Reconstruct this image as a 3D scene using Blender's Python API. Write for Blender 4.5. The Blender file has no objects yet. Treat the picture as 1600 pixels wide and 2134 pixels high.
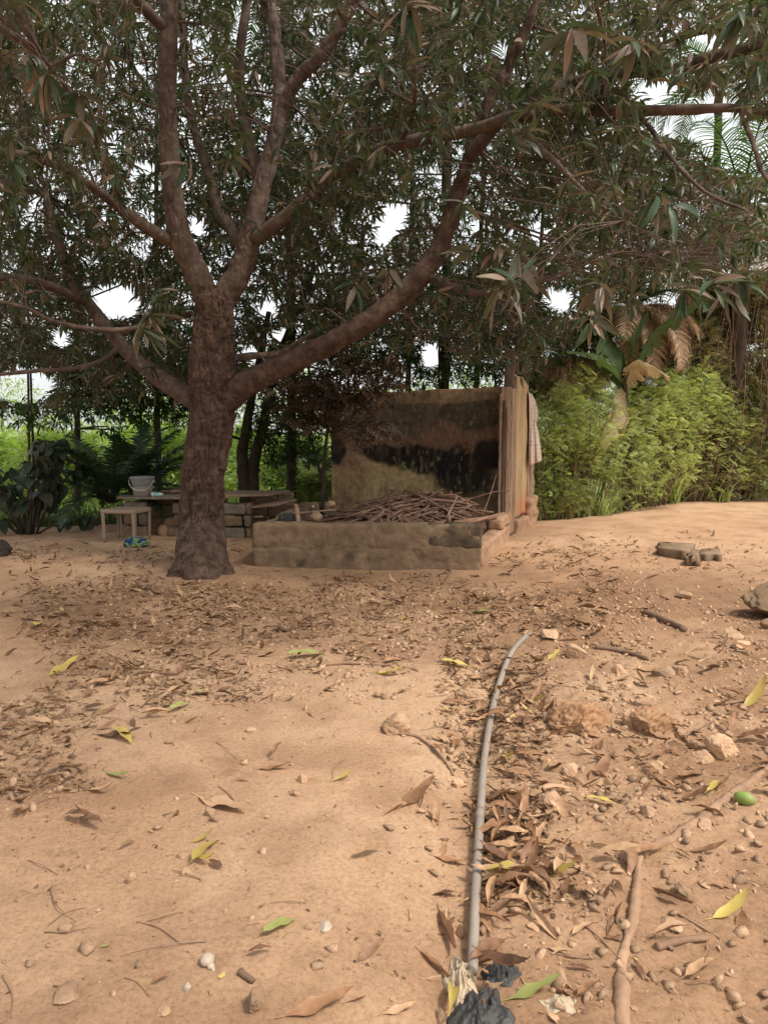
import bpy, bmesh, math, random
import numpy as np
from mathutils import Vector, Matrix, Euler
random.seed(7); rng = np.random.default_rng(11)
scene = bpy.context.scene
COL = scene.collection
# ------------------------------------------------------------------ camera, sky, sun, exposure
F = 1560.0; EYE = 1.5; TH = math.radians(6.33)
cd = bpy.data.cameras.new('camera'); cam = bpy.data.objects.new('camera', cd); COL.objects.link(cam)
cam.location = (0, 0, EYE); cam.rotation_euler = (math.radians(90) - TH, 0, 0)
cd.sensor_fit = 'HORIZONTAL'; cd.sensor_width = 36; cd.lens = 36 * F / 1600; cd.clip_end = 2000; cd.clip_start = 0.05
scene.camera = cam
SUN_EL, SUN_AZ = math.radians(55), math.radians(122)      # azimuth clockwise from +Y: the sun stands to the right, a little behind
w = bpy.data.worlds.new('World'); scene.world = w; w.use_nodes = True
nt = w.node_tree; nt.nodes.clear()
sky = nt.nodes.new('ShaderNodeTexSky'); sky.sky_type = 'NISHITA'; sky.sun_disc = False
sky.sun_elevation = SUN_EL; sky.sun_rotation = SUN_AZ; sky.air_density = 1.6; sky.dust_density = 6.0; sky.ozone_density = 1.0
hs = nt.nodes.new('ShaderNodeHueSaturation'); hs.inputs['Saturation'].default_value = 0.22; hs.inputs['Value'].default_value = 1.0
mx = nt.nodes.new('ShaderNodeMix'); mx.data_type = 'RGBA'; mx.inputs[0].default_value = 0.5
mx.inputs[7].default_value = (7.6, 7.7, 7.9, 1)           # even white cloud cover mixed into the clear sky
bg = nt.nodes.new('ShaderNodeBackground'); bg.inputs['Strength'].default_value = 0.15
wo = nt.nodes.new('ShaderNodeOutputWorld')
nt.links.new(sky.outputs[0], hs.inputs['Color']); nt.links.new(hs.outputs[0], mx.inputs[6])
nt.links.new(mx.outputs[2], bg.inputs[0]); nt.links.new(bg.outputs[0], wo.inputs[0])
sd = bpy.data.lights.new('sun', 'SUN'); sd.energy = 3.2; sd.angle = math.radians(9); sd.color = (1.0, 0.94, 0.84)
sun = bpy.data.objects.new('sun', sd); COL.objects.link(sun)
sdir = Vector((math.sin(SUN_AZ) * math.cos(SUN_EL), math.cos(SUN_AZ) * math.cos(SUN_EL), math.sin(SUN_EL)))
sun.rotation_euler = sdir.to_track_quat('Z', 'Y').to_euler(); sun.location = (0, 0, 30)
scene.view_settings.view_transform = 'Standard'; scene.view_settings.look = 'None'
scene.view_settings.gamma = 1.0; scene.view_settings.use_curve_mapping = False
scene.view_settings.exposure = 0.52
scene.render.engine = 'CYCLES'
scene.cycles.max_bounces = 7; scene.cycles.diffuse_bounces = 4; scene.cycles.transmission_bounces = 4

# ------------------------------------------------------------------ numeric helpers
def _hash(ix, iy, iz, s):
    h = (ix.astype(np.int64) * 374761393 + iy.astype(np.int64) * 668265263 + iz.astype(np.int64) * 2147483647 + s * 1274126177) & 0xffffffff
    h = ((h ^ (h >> 13)) * 1274126177) & 0xffffffff
    h = ((h ^ (h >> 16)) * 2246822519) & 0xffffffff
    return ((h ^ (h >> 15)) & 0xffffff) / float(0xffffff) * 2 - 1
def vnoise(p, s=0):
    p = np.asarray(p, float); i = np.floor(p).astype(np.int64); f = p - i; u = f * f * (3 - 2 * f)
    x, y, z = i[..., 0], i[..., 1], i[..., 2]; a, b, c = u[..., 0], u[..., 1], u[..., 2]
    L = lambda t, m, n: m + (n - m) * t
    return L(c, L(b, L(a, _hash(x, y, z, s), _hash(x+1, y, z, s)), L(a, _hash(x, y+1, z, s), _hash(x+1, y+1, z, s))),
                L(b, L(a, _hash(x, y, z+1, s), _hash(x+1, y, z+1, s)), L(a, _hash(x, y+1, z+1, s), _hash(x+1, y+1, z+1, s))))
def fbm(p, o=4, s=0):
    p = np.asarray(p, float); r = 0; a = 1.0; t = 0
    for k in range(o):
        r = r + a * vnoise(p * 2 ** k + 17.3 * k, s + k); t += a; a *= .5
    return r / t
def sm(t): t = np.clip(t, 0, 1); return t * t * (3 - 2 * t)
CT, ST = math.cos(TH), math.sin(TH)
def ray(px, py):
    u, v = (px - 800) / F, (1067 - py) / F
    return np.array([u, CT + v * ST, -ST + v * CT])
def P(px, py, Y):
    d = ray(px, py); return Vector((d[0] * Y / d[1], Y, EYE + d[2] * Y / d[1]))
def proj(p):
    p = np.asarray(p, float); X = p[..., 0]; Y = p[..., 1]; Z = p[..., 2] - EYE
    dep = Y * CT - Z * ST; dep = np.where(dep < .05, .05, dep); v = (Y * ST + Z * CT) / dep
    return 800 + F * X / dep, 1067 - F * v, dep
def pipe_x(y): return np.interp(y, [1.7, 2.1, 3.0, 3.8, 4.6, 5.4, 6.5], [.22, .255, .36, .50, .68, .92, 1.2])
def crest(x): return 11.3 + np.clip(x - 2, 0, 8) * .62 + .25 * np.sin(x * 1.3) 
def g(x, y):
    x = np.asarray(x, float); y = np.asarray(y, float); x, y = np.broadcast_arrays(x, y)
    q = np.stack([x, y, x * 0], -1)
    h = .12 * sm((x - .5) / 5) * sm((y - 6) / 6)
    far = sm((y - crest(x)) / 6.0)
    h = h - 1.5 * far
    near = 1 - sm((y - 30) / 20)
    right = sm((x - pipe_x(y)) / .35) * (1 - sm((y - 6.5) / 2))
    h = h + .045 * sm((pipe_x(y) - .05 - x) / .5) * (1 - sm((y - 4) / 1.5))
    h = h - .035 * np.exp(-((x - pipe_x(y) + .02) / .11) ** 2) * (1 - sm((y - 4.6) / 1))
    # hump of earth right of the pipe, shallow ledge in the middle
    h = h + .14 * np.exp(-(((x - 1.55) / .42) ** 2 + ((y - 5.35) / .4) ** 2))
    h = h + .04 * np.exp(-(((x - 1.1) / .6) ** 2 + ((y - 4.0) / .5) ** 2))
    ridge = 4.55 + .12 * np.sin(x * 5) + .05 * np.sin(x * 17)
    h = h - .035 * sm((y - ridge) / .05) * np.exp(-((x + .1) / .75) ** 2) * (1 - sm((y - ridge - .1) / .9))
    h = h + .05 * fbm(q * .55, 3, 3) * near + .016 * fbm(q * 2.6, 3, 5) * near * (.5 + right)
    h = h + (.006 + .016 * right) * fbm(q * 9, 3, 8) * near + .0045 * np.clip(fbm(q * 16, 3, 9), -.5, .2) * (1 - sm((y - 6) / 3)) + (.003 + .0045 * right) * fbm(q * 38, 2, 12) * (1 - sm((y - 6) / 3))
    h = h + .25 * fbm(q * .12, 3, 20) * sm((y - 16) / 8)
    return h
def gz(x, y): return float(g(x, y))
def G(px, py, up=0.0):
    d = ray(px, py); t = EYE / -d[2] if d[2] < -1e-4 else 50
    for _ in range(14):
        z = gz(d[0] * t, d[1] * t); t = t + ((EYE + d[2] * t) - z) / -d[2] * .8
    return Vector((d[0] * t, d[1] * t, EYE + d[2] * t + up))

# ------------------------------------------------------------------ mesh helpers
def mesh_np(name, V, Fs, mats, tint=None, smooth=False, mi=None, cols=None):
    V = np.asarray(V, np.float32); me = bpy.data.meshes.new(name)
    if not isinstance(Fs, list): Fs = [Fs]
    Fs = [np.asarray(f, np.int32) for f in Fs if len(f)]
    me.vertices.add(len(V)); me.vertices.foreach_set('co', V.ravel())
    nl = sum(f.size for f in Fs); npoly = sum(len(f) for f in Fs)
    me.loops.add(nl); me.polygons.add(npoly)
    me.loops.foreach_set('vertex_index', np.concatenate([f.ravel() for f in Fs]))
    tot = np.concatenate([np.full(len(f), f.shape[1], np.int32) for f in Fs])
    me.polygons.foreach_set('loop_start', np.concatenate([[0], np.cumsum(tot)[:-1]]).astype(np.int32))
    me.polygons.foreach_set('loop_total', tot)
    if smooth: me.polygons.foreach_set('use_smooth', np.ones(npoly, bool))
    if tint is not None:
        a = me.attributes.new('tint', 'FLOAT', 'POINT'); a.data.foreach_set('value', np.asarray(tint, np.float32))
    if cols is not None:
        a = me.attributes.new('stain', 'FLOAT_COLOR', 'POINT')
        c = np.ones((len(V), 4), np.float32); c[:, :3] = cols; a.data.foreach_set('color', c.ravel())
    for m in (mats if isinstance(mats, (list, tuple)) else [mats]): me.materials.append(m)
    if mi is not None: me.polygons.foreach_set('material_index', np.asarray(mi, np.int32))
    me.update(calc_edges=True); return me
def link(name, me, parent=None, loc=None):
    o = bpy.data.objects.new(name, me); COL.objects.link(o)
    if parent is not None: o.parent = parent
    if loc is not None: o.location = loc
    return o
def tag(o, label=None, cat=None, group=None, kind=None):
    if label: o['label'] = label
    if cat: o['category'] = cat
    if group: o['group'] = group
    if kind: o['kind'] = kind
    return o
def thing(name, loc, label, cat, group=None, rz=0):
    o = bpy.data.objects.new(name, None); COL.objects.link(o); o.location = loc; o.rotation_euler = (0, 0, rz)
    o.empty_display_size = .1
    return tag(o, label, cat, group)
def catmull(pts, n):
    pts = np.asarray(pts, float); m = len(pts)
    e = np.vstack([2 * pts[0] - pts[1], pts, 2 * pts[-1] - pts[-2]])
    t = np.linspace(0, m - 1 - 1e-9, n); i = t.astype(int); f = (t - i)[:, None]
    a, b, c, d = e[i], e[i+1], e[i+2], e[i+3]
    return .5 * (2*b + (c-a)*f + (2*a-5*b+4*c-d)*f**2 + (3*b-a-3*c+d)*f**3)
def tube_arr(pts, rad, n=24, seg=10, rough=0.0, rs=8.0, seed=0, groove=0.0, cap=True):
    """pts (k,3), rad (k,): swept surface, radii displaced by real relief"""
    A = catmull(np.column_stack([np.asarray(pts, float), np.asarray(rad, float)]), n)
    C, R = A[:, :3], np.maximum(A[:, 3], .0008)
    T = np.gradient(C, axis=0); T /= np.linalg.norm(T, axis=1)[:, None] + 1e-9
    N = np.zeros_like(T); a = np.array([1., 0, 0]) if abs(T[0, 0]) < .8 else np.array([0, 1., 0])
    v = np.cross(T[0], a); v /= np.linalg.norm(v)
    for k in range(n):
        v = v - T[k] * v.dot(T[k]); v /= np.linalg.norm(v) + 1e-9; N[k] = v
    B = np.cross(T, N); th = np.linspace(0, 2*np.pi, seg, endpoint=False)
    dirs = N[:, None] * np.cos(th)[None, :, None] + B[:, None] * np.sin(th)[None, :, None]
    V = C[:, None] + dirs * R[:, None, None]
    if rough or groove:
        d = rough * fbm(V * rs, 4, seed)
        if groove:
            q = V.copy(); q[..., 2] *= .28
            rn = 1 - np.abs(fbm(q * rs * 2.2, 3, seed + 9)) * 2.6
            d = d - groove * np.clip(rn, 0, 1) ** 2 + groove * .5 * fbm(V * rs * 5, 2, seed + 4)
        V = V + dirs * d[..., None]
    V = V.reshape(-1, 3)
    i = np.arange(n - 1)[:, None] * seg; j = np.arange(seg)[None]; jn = (j + 1) % seg
    Fq = np.stack([i + j, i + jn, i + seg + jn, i + seg + j], -1).reshape(-1, 4)
    Ft = np.zeros((0, 3), int)
    if cap:
        V = np.vstack([V, C[0], C[-1]]); k0 = n * seg; j = np.arange(seg); jn = (j + 1) % seg
        Ft = np.vstack([np.column_stack([jn, j, np.full(seg, k0)]), np.column_stack([(n-1)*seg + j, (n-1)*seg + jn, np.full(seg, k0 + 1)])])
    return V, Fq, Ft
def tube(name, pts, rad, mat, parent=None, origin=None, **k):
    V, a, b = tube_arr(pts, rad, **k)
    o0 = np.array(origin if origin is not None else (0, 0, 0), float)
    return link(name, mesh_np(name, V - o0, [a, b], mat, smooth=True), parent, None if parent is not None else o0)
class Joined:
    def __init__(s): s.V = []; s.Q = []; s.T = []; s.n = 0; s.t = []
    def add(s, V, Q=None, T=None, tint=None):
        s.V.append(V)
        if Q is not None and len(Q): s.Q.append(np.asarray(Q) + s.n)
        if T is not None and len(T): s.T.append(np.asarray(T) + s.n)
        s.t.append(np.full(len(V), .5 if tint is None else tint) if np.isscalar(tint) or tint is None else tint)
        s.n += len(V)
    def mesh(s, name, mat, origin=(0, 0, 0), smooth=True):
        fs = []
        if s.Q: fs.append(np.vstack(s.Q))
        if s.T: fs.append(np.vstack(s.T))
        return mesh_np(name, np.vstack(s.V) - np.array(origin), fs, mat, np.concatenate(s.t), smooth)
def rotm(yaw, pitch, roll):
    """local +Y is the leaf axis; yaw about Z, pitch up, roll about the axis"""
    cy, sy, cp, sp, cr, sr = np.cos(yaw), np.sin(yaw), np.cos(pitch), np.sin(pitch), np.cos(roll), np.sin(roll)
    f = np.stack([-sy * cp, cy * cp, sp], -1); r0 = np.stack([cy, sy, 0 * cy], -1); u0 = np.cross(r0, f)
    r = r0 * cr[..., None] + u0 * sr[..., None]; u = np.cross(r, f)
    return np.stack([r, f, u], -1)                       # columns x,y,z
def merge(bv, bf, R, T, S):
    """copies of one small mesh baked into one array"""
    n = len(T); S = np.asarray(S, float); S = S[:, None] if S.ndim == 1 else S
    V = np.einsum('nij,nvj->nvi', R, bv[None] * S[:, None, :]) + T[:, None]
    Fm = bf[None] + (np.arange(n) * len(bv))[:, None, None]
    return V.reshape(-1, 3), Fm.reshape(-1, bf.shape[1])
def leaf_geo(nl=4, width=.24, fold=.3, droop=.25, wave=.0, curl=0., twist=0., peak=.42, seed=0):
    """unit-length leaf along +Y"""
    r = np.random.default_rng(seed); V = []
    t = np.linspace(0, 1, nl + 1)
    wv = width * .5 * np.clip(np.sin(np.pi * t ** (math.log(.5) / math.log(peak))), 0, 1) ** .8
    wv[0] = .012; wv[-1] = .004
    ang = -droop * t * 2; y = np.concatenate([[0], np.cumsum(np.cos(ang[:-1]) / nl)]); z = np.concatenate([[0], np.cumsum(np.sin(ang[:-1]) / nl)])
    for k in range(nl + 1):
        tw = twist * t[k]; f = fold + curl * t[k]
        for s in (-1, 0, 1):
            x = s * wv[k] * math.cos(f); zz = abs(s) * wv[k] * math.sin(f) + (wave * wv[k] * 2 * math.sin(t[k] * 13 + s * 1.7 + seed) if s else 0)
            V.append((x * math.cos(tw) - zz * math.sin(tw), y[k], z[k] + x * math.sin(tw) + zz * math.cos(tw)))
    Fq = []
    for k in range(nl):
        a = k * 3; Fq += [(a, a+1, a+4, a+3), (a+1, a+2, a+5, a+4)]
    return np.array(V), np.array(Fq)
def hull(pts):
    bm = bmesh.new()
    for p in pts: bm.verts.new(p)
    r = bmesh.ops.convex_hull(bm, input=bm.verts[:])
    for v in [v for v in bm.verts if not v.link_faces]: bm.verts.remove(v)
    bmesh.ops.triangulate(bm, faces=bm.faces[:]); bm.verts.index_update()
    V = np.array([v.co[:] for v in bm.verts]); Ff = np.array([[v.index for v in f.verts] for f in bm.faces]); bm.free(); return V, Ff
ROCKS = []
for k in range(10):
    r = np.random.default_rng(50 + k); p = r.normal(size=(15, 3)); p /= np.linalg.norm(p, axis=1)[:, None]
    p = np.sign(p) * np.abs(p) ** .6; p *= r.uniform(.6, 1, (15, 1)); ROCKS.append(hull(p[:11] * .5))
def block_arr(c, half, rz=0, seed=0, rough=.006, nn=(8, 4, 4), bev=.018, rs=9.):
    """a worn block: subdivided box with rounded arrises and real relief"""
    hx, hy, hz = half; V = []; Q = []; idx = {}
    nx, ny, nz = nn
    def vid(i, j, k):
        if (i, j, k) not in idx:
            idx[(i, j, k)] = len(V); V.append((i / nx * 2 - 1, j / ny * 2 - 1, k / nz * 2 - 1))
        return idx[(i, j, k)]
    for i in range(nx):
        for j in range(ny):
            Q.append([vid(i, j, nz), vid(i+1, j, nz), vid(i+1, j+1, nz), vid(i, j+1, nz)]); Q.append([vid(i, j+1, 0), vid(i+1, j+1, 0), vid(i+1, j, 0), vid(i, j, 0)])
    for i in range(nx):
        for k in range(nz):
            Q.append([vid(i, 0, k), vid(i+1, 0, k), vid(i+1, 0, k+1), vid(i, 0, k+1)]); Q.append([vid(i, ny, k+1), vid(i+1, ny, k+1), vid(i+1, ny, k), vid(i, ny, k)])
    for j in range(ny):
        for k in range(nz):
            Q.append([vid(nx, j, k), vid(nx, j+1, k), vid(nx, j+1, k+1), vid(nx, j, k+1)]); Q.append([vid(0, j, k+1), vid(0, j+1, k+1), vid(0, j+1, k), vid(0, j, k)])
    V = np.array(V, float); H = np.array([hx, hy, hz]); W = V * H
    inner = np.clip(W, -(H - bev), H - bev); d = W - inner; L = np.linalg.norm(d, axis=1)[:, None]
    W = np.where(L > 1e-6, inner + d / np.maximum(L, 1e-6) * np.minimum(L, bev), W)
    nrm = V / (np.linalg.norm(V, axis=1)[:, None]); W = W + nrm * rough * fbm((W + seed * 3.7) * rs, 4, seed)[:, None] * 2
    cr, sr = math.cos(rz), math.sin(rz); M = np.array([[cr, -sr, 0], [sr, cr, 0], [0, 0, 1]])
    return W @ M.T + np.array(c), np.array(Q)

# ------------------------------------------------------------------ materials
def nmat(name):
    m = bpy.data.materials.new(name); m.use_nodes = True; t = m.node_tree
    b = t.nodes['Principled BSDF']; b.inputs['Specular IOR Level'].default_value = .25; return m, t, b
def N(t, ty, **k):
    n = t.nodes.new(ty)
    for a, v in k.items():
        if hasattr(n, a): setattr(n, a, v)
        else: n.inputs[a.replace('_', ' ')].default_value = v
    return n
def ramp(t, stops):
    n = t.nodes.new('ShaderNodeValToRGB'); e = n.color_ramp.elements
    while len(e) < len(stops): e.new(.5)
    for k, (p, c) in enumerate(stops): e[k].position = p; e[k].color = (*c, 1)
    return n
def earthy(name, stops, scale=3, rough=.9, bump=.4, bscale=40, obj=False, det=8, spots=None, dist=.01):
    m, t, b = nmat(name); tc = N(t, 'ShaderNodeTexCoord'); n = N(t, 'ShaderNodeTexNoise', Scale=scale, Detail=det, Roughness=.62)
    src = tc.outputs['Object']
    t.links.new(src, n.inputs['Vector']); r = ramp(t, stops); t.links.new(n.outputs[0], r.inputs[0]); c = r.outputs[0]
    if spots:
        s = N(t, 'ShaderNodeTexNoise', Scale=spots[0], Detail=5.0, Roughness=.7); t.links.new(src, s.inputs['Vector'])
        r2 = ramp(t, [(spots[1], (0, 0, 0)), (spots[1] + spots[2], (1, 1, 1))]); t.links.new(s.outputs[0], r2.inputs[0])
        x = N(t, 'ShaderNodeMix', data_type='RGBA'); t.links.new(r2.outputs[0], x.inputs[0]); t.links.new(c, x.inputs[6]); x.inputs[7].default_value = (*spots[3], 1); c = x.outputs[2]
    if obj:
        oi = N(t, 'ShaderNodeObjectInfo'); h = N(t, 'ShaderNodeHueSaturation'); mr = N(t, 'ShaderNodeMapRange')
        mr.inputs[3].default_value = .65; mr.inputs[4].default_value = 1.3
        t.links.new(oi.outputs['Random'], mr.inputs[0]); t.links.new(mr.outputs[0], h.inputs['Value']); t.links.new(c, h.inputs['Color']); c = h.outputs[0]
    t.links.new(c, b.inputs['Base Color']); b.inputs['Roughness'].default_value = rough
    bn = N(t, 'ShaderNodeTexNoise', Scale=bscale, Detail=6.0, Roughness=.7); t.links.new(src, bn.inputs['Vector'])
    bp = N(t, 'ShaderNodeBump', Strength=bump, Distance=dist); t.links.new(bn.outputs[0], bp.inputs['Height']); t.links.new(bp.outputs[0], b.inputs['Normal'])
    return m
def leafmat(name, stops, trans=.3, rough=.5, obj=False, under=None, spec=.3):
    m, t, b = nmat(name); b.inputs['Specular IOR Level'].default_value = spec
    r = ramp(t, stops)
    if obj: s = N(t, 'ShaderNodeObjectInfo').outputs['Random']
    else: s = N(t, 'ShaderNodeAttribute', attribute_name='tint').outputs['Fac']
    tc = N(t, 'ShaderNodeTexCoord'); n = N(t, 'ShaderNodeTexNoise', Scale=25.0 if not obj else 6.0, Detail=4.0); t.links.new(tc.outputs['Object'], n.inputs['Vector'])
    ma = N(t, 'ShaderNodeMath', operation='MULTIPLY_ADD'); t.links.new(n.outputs[0], ma.inputs[0]); ma.inputs[1].default_value = (.9 if name == 'dry_leaf' else (.6 if obj else .22)); t.links.new(s, ma.inputs[2])
    mb = N(t, 'ShaderNodeMath', operation='SUBTRACT'); t.links.new(ma.outputs[0], mb.inputs[0]); mb.inputs[1].default_value = (.45 if name == 'dry_leaf' else (.3 if obj else .11))
    t.links.new(mb.outputs[0], r.inputs[0]); c = r.outputs[0]
    if under:
        ge = N(t, 'ShaderNodeNewGeometry'); x = N(t, 'ShaderNodeMix', data_type='RGBA'); ml = N(t, 'ShaderNodeMath', operation='MULTIPLY'); ml.inputs[1].default_value = .6
        t.links.new(ge.outputs['Backfacing'], ml.inputs[0]); t.links.new(ml.outputs[0], x.inputs[0]); t.links.new(c, x.inputs[6]); x.inputs[7].default_value = (*under, 1); c = x.outputs[2]
    t.links.new(c, b.inputs['Base Color']); b.inputs['Roughness'].default_value = rough
    tr = N(t, 'ShaderNodeBsdfTranslucent'); h = N(t, 'ShaderNodeHueSaturation', Saturation=1.25, Value=1.5); t.links.new(c, h.inputs['Color']); t.links.new(h.outputs[0], tr.inputs[0])
    ms = N(t, 'ShaderNodeMixShader'); ms.inputs[0].default_value = trans; out = t.nodes['Material Output']
    t.links.new(b.outputs[0], ms.inputs[1]); t.links.new(tr.outputs[0], ms.inputs[2]); t.links.new(ms.outputs[0], out.inputs[0]); return m
def plainmat(name, col, rough=.6, var=.25, scale=12, bump=.1):
    c = np.array(col); return earthy(name, [(.3, tuple(c * (1 - var))), (.7, tuple(c * (1 + var)))], scale, rough, bump, 60)

DUST = (.20, .135, .095)
M_mango = leafmat('mango_leaf', [(0, (.022, .038, .012)), (.45, (.040, .066, .022)), (.62, (.070, .085, .036)), (.72, (.12, .092, .062)), (1, (.22, .15, .10))], .30, .42, under=(.07, .078, .042))
M_mango_o = leafmat('mango_leaf_near', [(0, (.025, .048, .018)), (.35, (.04, .07, .028)), (.5, (.10, .095, .065)), (.75, (.19, .14, .10)), (1, (.27, .17, .105))], .22, .5, obj=True, under=(.08, .09, .055))
M_back = leafmat('grove_leaf', [(0, (.024, .044, .013)), (.6, (.05, .088, .024)), (1, (.12, .13, .055))], .42, .45)
M_lime = leafmat('sunny_leaf', [(0, (.12, .13, .045)), (.25, (.24, .27, .095)), (.6, (.38, .43, .16)), (1, (.50, .54, .26))], .42, .6)
M_field = leafmat('field_leaf', [(0, (.17, .24, .06)), (.5, (.27, .36, .10)), (1, (.38, .44, .17))], .42, .6)
M_vine = leafmat('vine_leaf', [(0, (.08, .09, .03)), (.35, (.17, .18, .07)), (.65, (.30, .26, .14)), (1, (.44, .37, .22))], .3, .6)
M_dusty = leafmat('dusty_brown_leaf', [(0, (.045, .035, .022)), (.5, (.11, .075, .05)), (1, (.20, .14, .10))], .15, .6)
M_broad = leafmat('broad_leaf', [(0, (.02, .035, .018)), (.6, (.035, .05, .028)), (1, (.08, .075, .055))], .18, .5, obj=True)
M_palm = leafmat('palm_leaflet', [(0, (.03, .06, .02)), (.5, (.06, .11, .035)), (1, (.13, .18, .06))], .3, .4)
M_palmdark = leafmat('young_palm_leaflet', [(0, (.016, .032, .014)), (1, (.045, .07, .03))], .2, .4)
M_palmdead = leafmat('dead_palm_leaflet', [(0, (.26, .17, .10)), (.5, (.42, .29, .18)), (1, (.58, .44, .30))], .25, .7)
M_banana = leafmat('banana_leaf', [(0, (.05, .09, .03)), (.6, (.09, .14, .05)), (1, (.15, .19, .08))], .35, .45)
M_banana_dry = leafmat('dry_banana_leaf', [(0, (.34, .25, .15)), (1, (.5, .38, .24))], .3, .6)
M_dry = leafmat('dry_litter', [(0, (.085, .045, .024)), (.4, (.18, .10, .052)), (.7, (.29, .175, .095)), (.92, (.38, .25, .14)), (1, (.42, .32, .08))], .08, .6)
M_dry_o = leafmat('dry_leaf', [(0, (.11, .052, .027)), (.5, (.26, .135, .068)), (1, (.43, .27, .155))], .08, .55, obj=True, under=(.28, .18, .11))
M_yel = leafmat('yellow_leaf', [(0, (.34, .25, .07)), (1, (.50, .40, .11))], .2, .5, obj=True)
M_grn = leafmat('green_fallen_leaf', [(0, (.24, .25, .08)), (1, (.34, .36, .13))], .2, .5, obj=True)
M_bark = earthy('mango_bark', [(.3, (.034, .020, .013)), (.5, (.078, .047, .032)), (.7, (.14, .088, .06))], 9, .92, .9, 38, spots=(7, .56, .2, (.14, .105, .08)), dist=.02)
M_barkup = earthy('upper_bark', [(.3, (.05, .034, .026)), (.55, (.105, .072, .054)), (.75, (.18, .135, .105))], 10, .9, .5, 40, spots=(16, .58, .15, (.24, .19, .15)))
M_barkdk = earthy('grove_bark', [(.3, (.03, .024, .018)), (.7, (.09, .065, .045))], 6, .9, .5, 30)
M_stick = earthy('dead_stick', [(.3, (.13, .075, .045)), (.7, (.27, .17, .11))], 9, .9, .5, 60, obj=True)
M_fire = earthy('firewood_bark', [(.3, (.10, .055, .036)), (.6, (.21, .12, .078)), (.8, (.32, .21, .14))], 8, .9, .5, 50, obj=True)
M_root = earthy('dusty_root', [(.3, (.19, .11, .068)), (.7, (.36, .225, .14))], 9, .95, .6, 60)
M_stone = earthy('earth_stone', [(.25, (.24, .14, .082)), (.5, (.36, .225, .135)), (.75, (.47, .32, .20))], 8, .9, .5, 30, obj=True, spots=(14, .6, .15, (.42, .33, .25)))
M_gravel = earthy('gravel_stone', [(.3, (.22, .13, .075)), (.5, (.36, .225, .135)), (.72, (.50, .34, .22))], 14, .92, .2, 60)
M_ochre = earthy('quartz_rock', [(.25, (.22, .105, .055)), (.5, (.32, .175, .09)), (.75, (.42, .27, .16))], 12, .95, .9, 35, spots=(9, .6, .1, (.52, .42, .30)))
M_white = plainmat('white_shell', (.36, .29, .22), .7, .12)
M_block = earthy('weathered_block', [(.25, (.12, .078, .047)), (.5, (.19, .125, .075)), (.75, (.27, .185, .115))], 7, .95, .8, 40, spots=(3.0, .55, .2, (.06, .044, .03)))
M_blockdark = earthy('black_stained_block', [(.35, (.055, .04, .027)), (.55, (.10, .07, .045)), (.75, (.18, .122, .075))], 6, .95, .8, 40)
M_blockclean = earthy('grey_block', [(.3, (.12, .10, .07)), (.7, (.22, .18, .13))], 6, .95, .5, 60)
M_mortar = earthy('mud_mortar', [(.3, (.15, .09, .055)), (.7, (.25, .155, .10))], 8, .95, .6, 40)
M_clay = earthy('clay_daub', [(.3, (.26, .145, .085)), (.7, (.40, .25, .155))], 6, .95, .6, 35)
M_pipe = earthy('grey_pvc', [(.3, (.20, .165, .135)), (.7, (.27, .225, .185))], 6, .5, .08, 60, spots=(20, .6, .1, (.30, .21, .14)))
M_plastic = earthy('dusty_plastic', [(.3, (.25, .175, .125)), (.7, (.33, .235, .17))], 6, .6, .1, 60)
M_bucket = earthy('grey_bucket_plastic', [(.3, (.20, .205, .21)), (.7, (.26, .26, .255))], 5, .5, .05, 60)
M_bucketlow = earthy('dusty_bucket_plastic', [(.3, (.21, .18, .15)), (.7, (.27, .235, .20))], 5, .7, .05, 60)
M_handle = plainmat('bucket_handle', (.42, .40, .35), .5, .1)
M_black = earthy('black_plastic', [(.3, (.02, .02, .02)), (.7, (.06, .056, .052))], 12, .55, .3, 30, spots=(30, .6, .1, (.12, .09, .07)))
M_beige = earthy('beige_sack', [(.3, (.30, .225, .15)), (.7, (.44, .34, .24))], 8, .8, .5, 60)
M_mangofruit = earthy('green_fruit', [(.3, (.13, .18, .04)), (.7, (.22, .27, .07))], 9, .45, .05, 60)
M_teal = plainmat('teal_plastic', (.22, .48, .42), .5, .2)
M_bottle = plainmat('pale_plastic', (.55, .58, .54), .4, .1)
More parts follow.
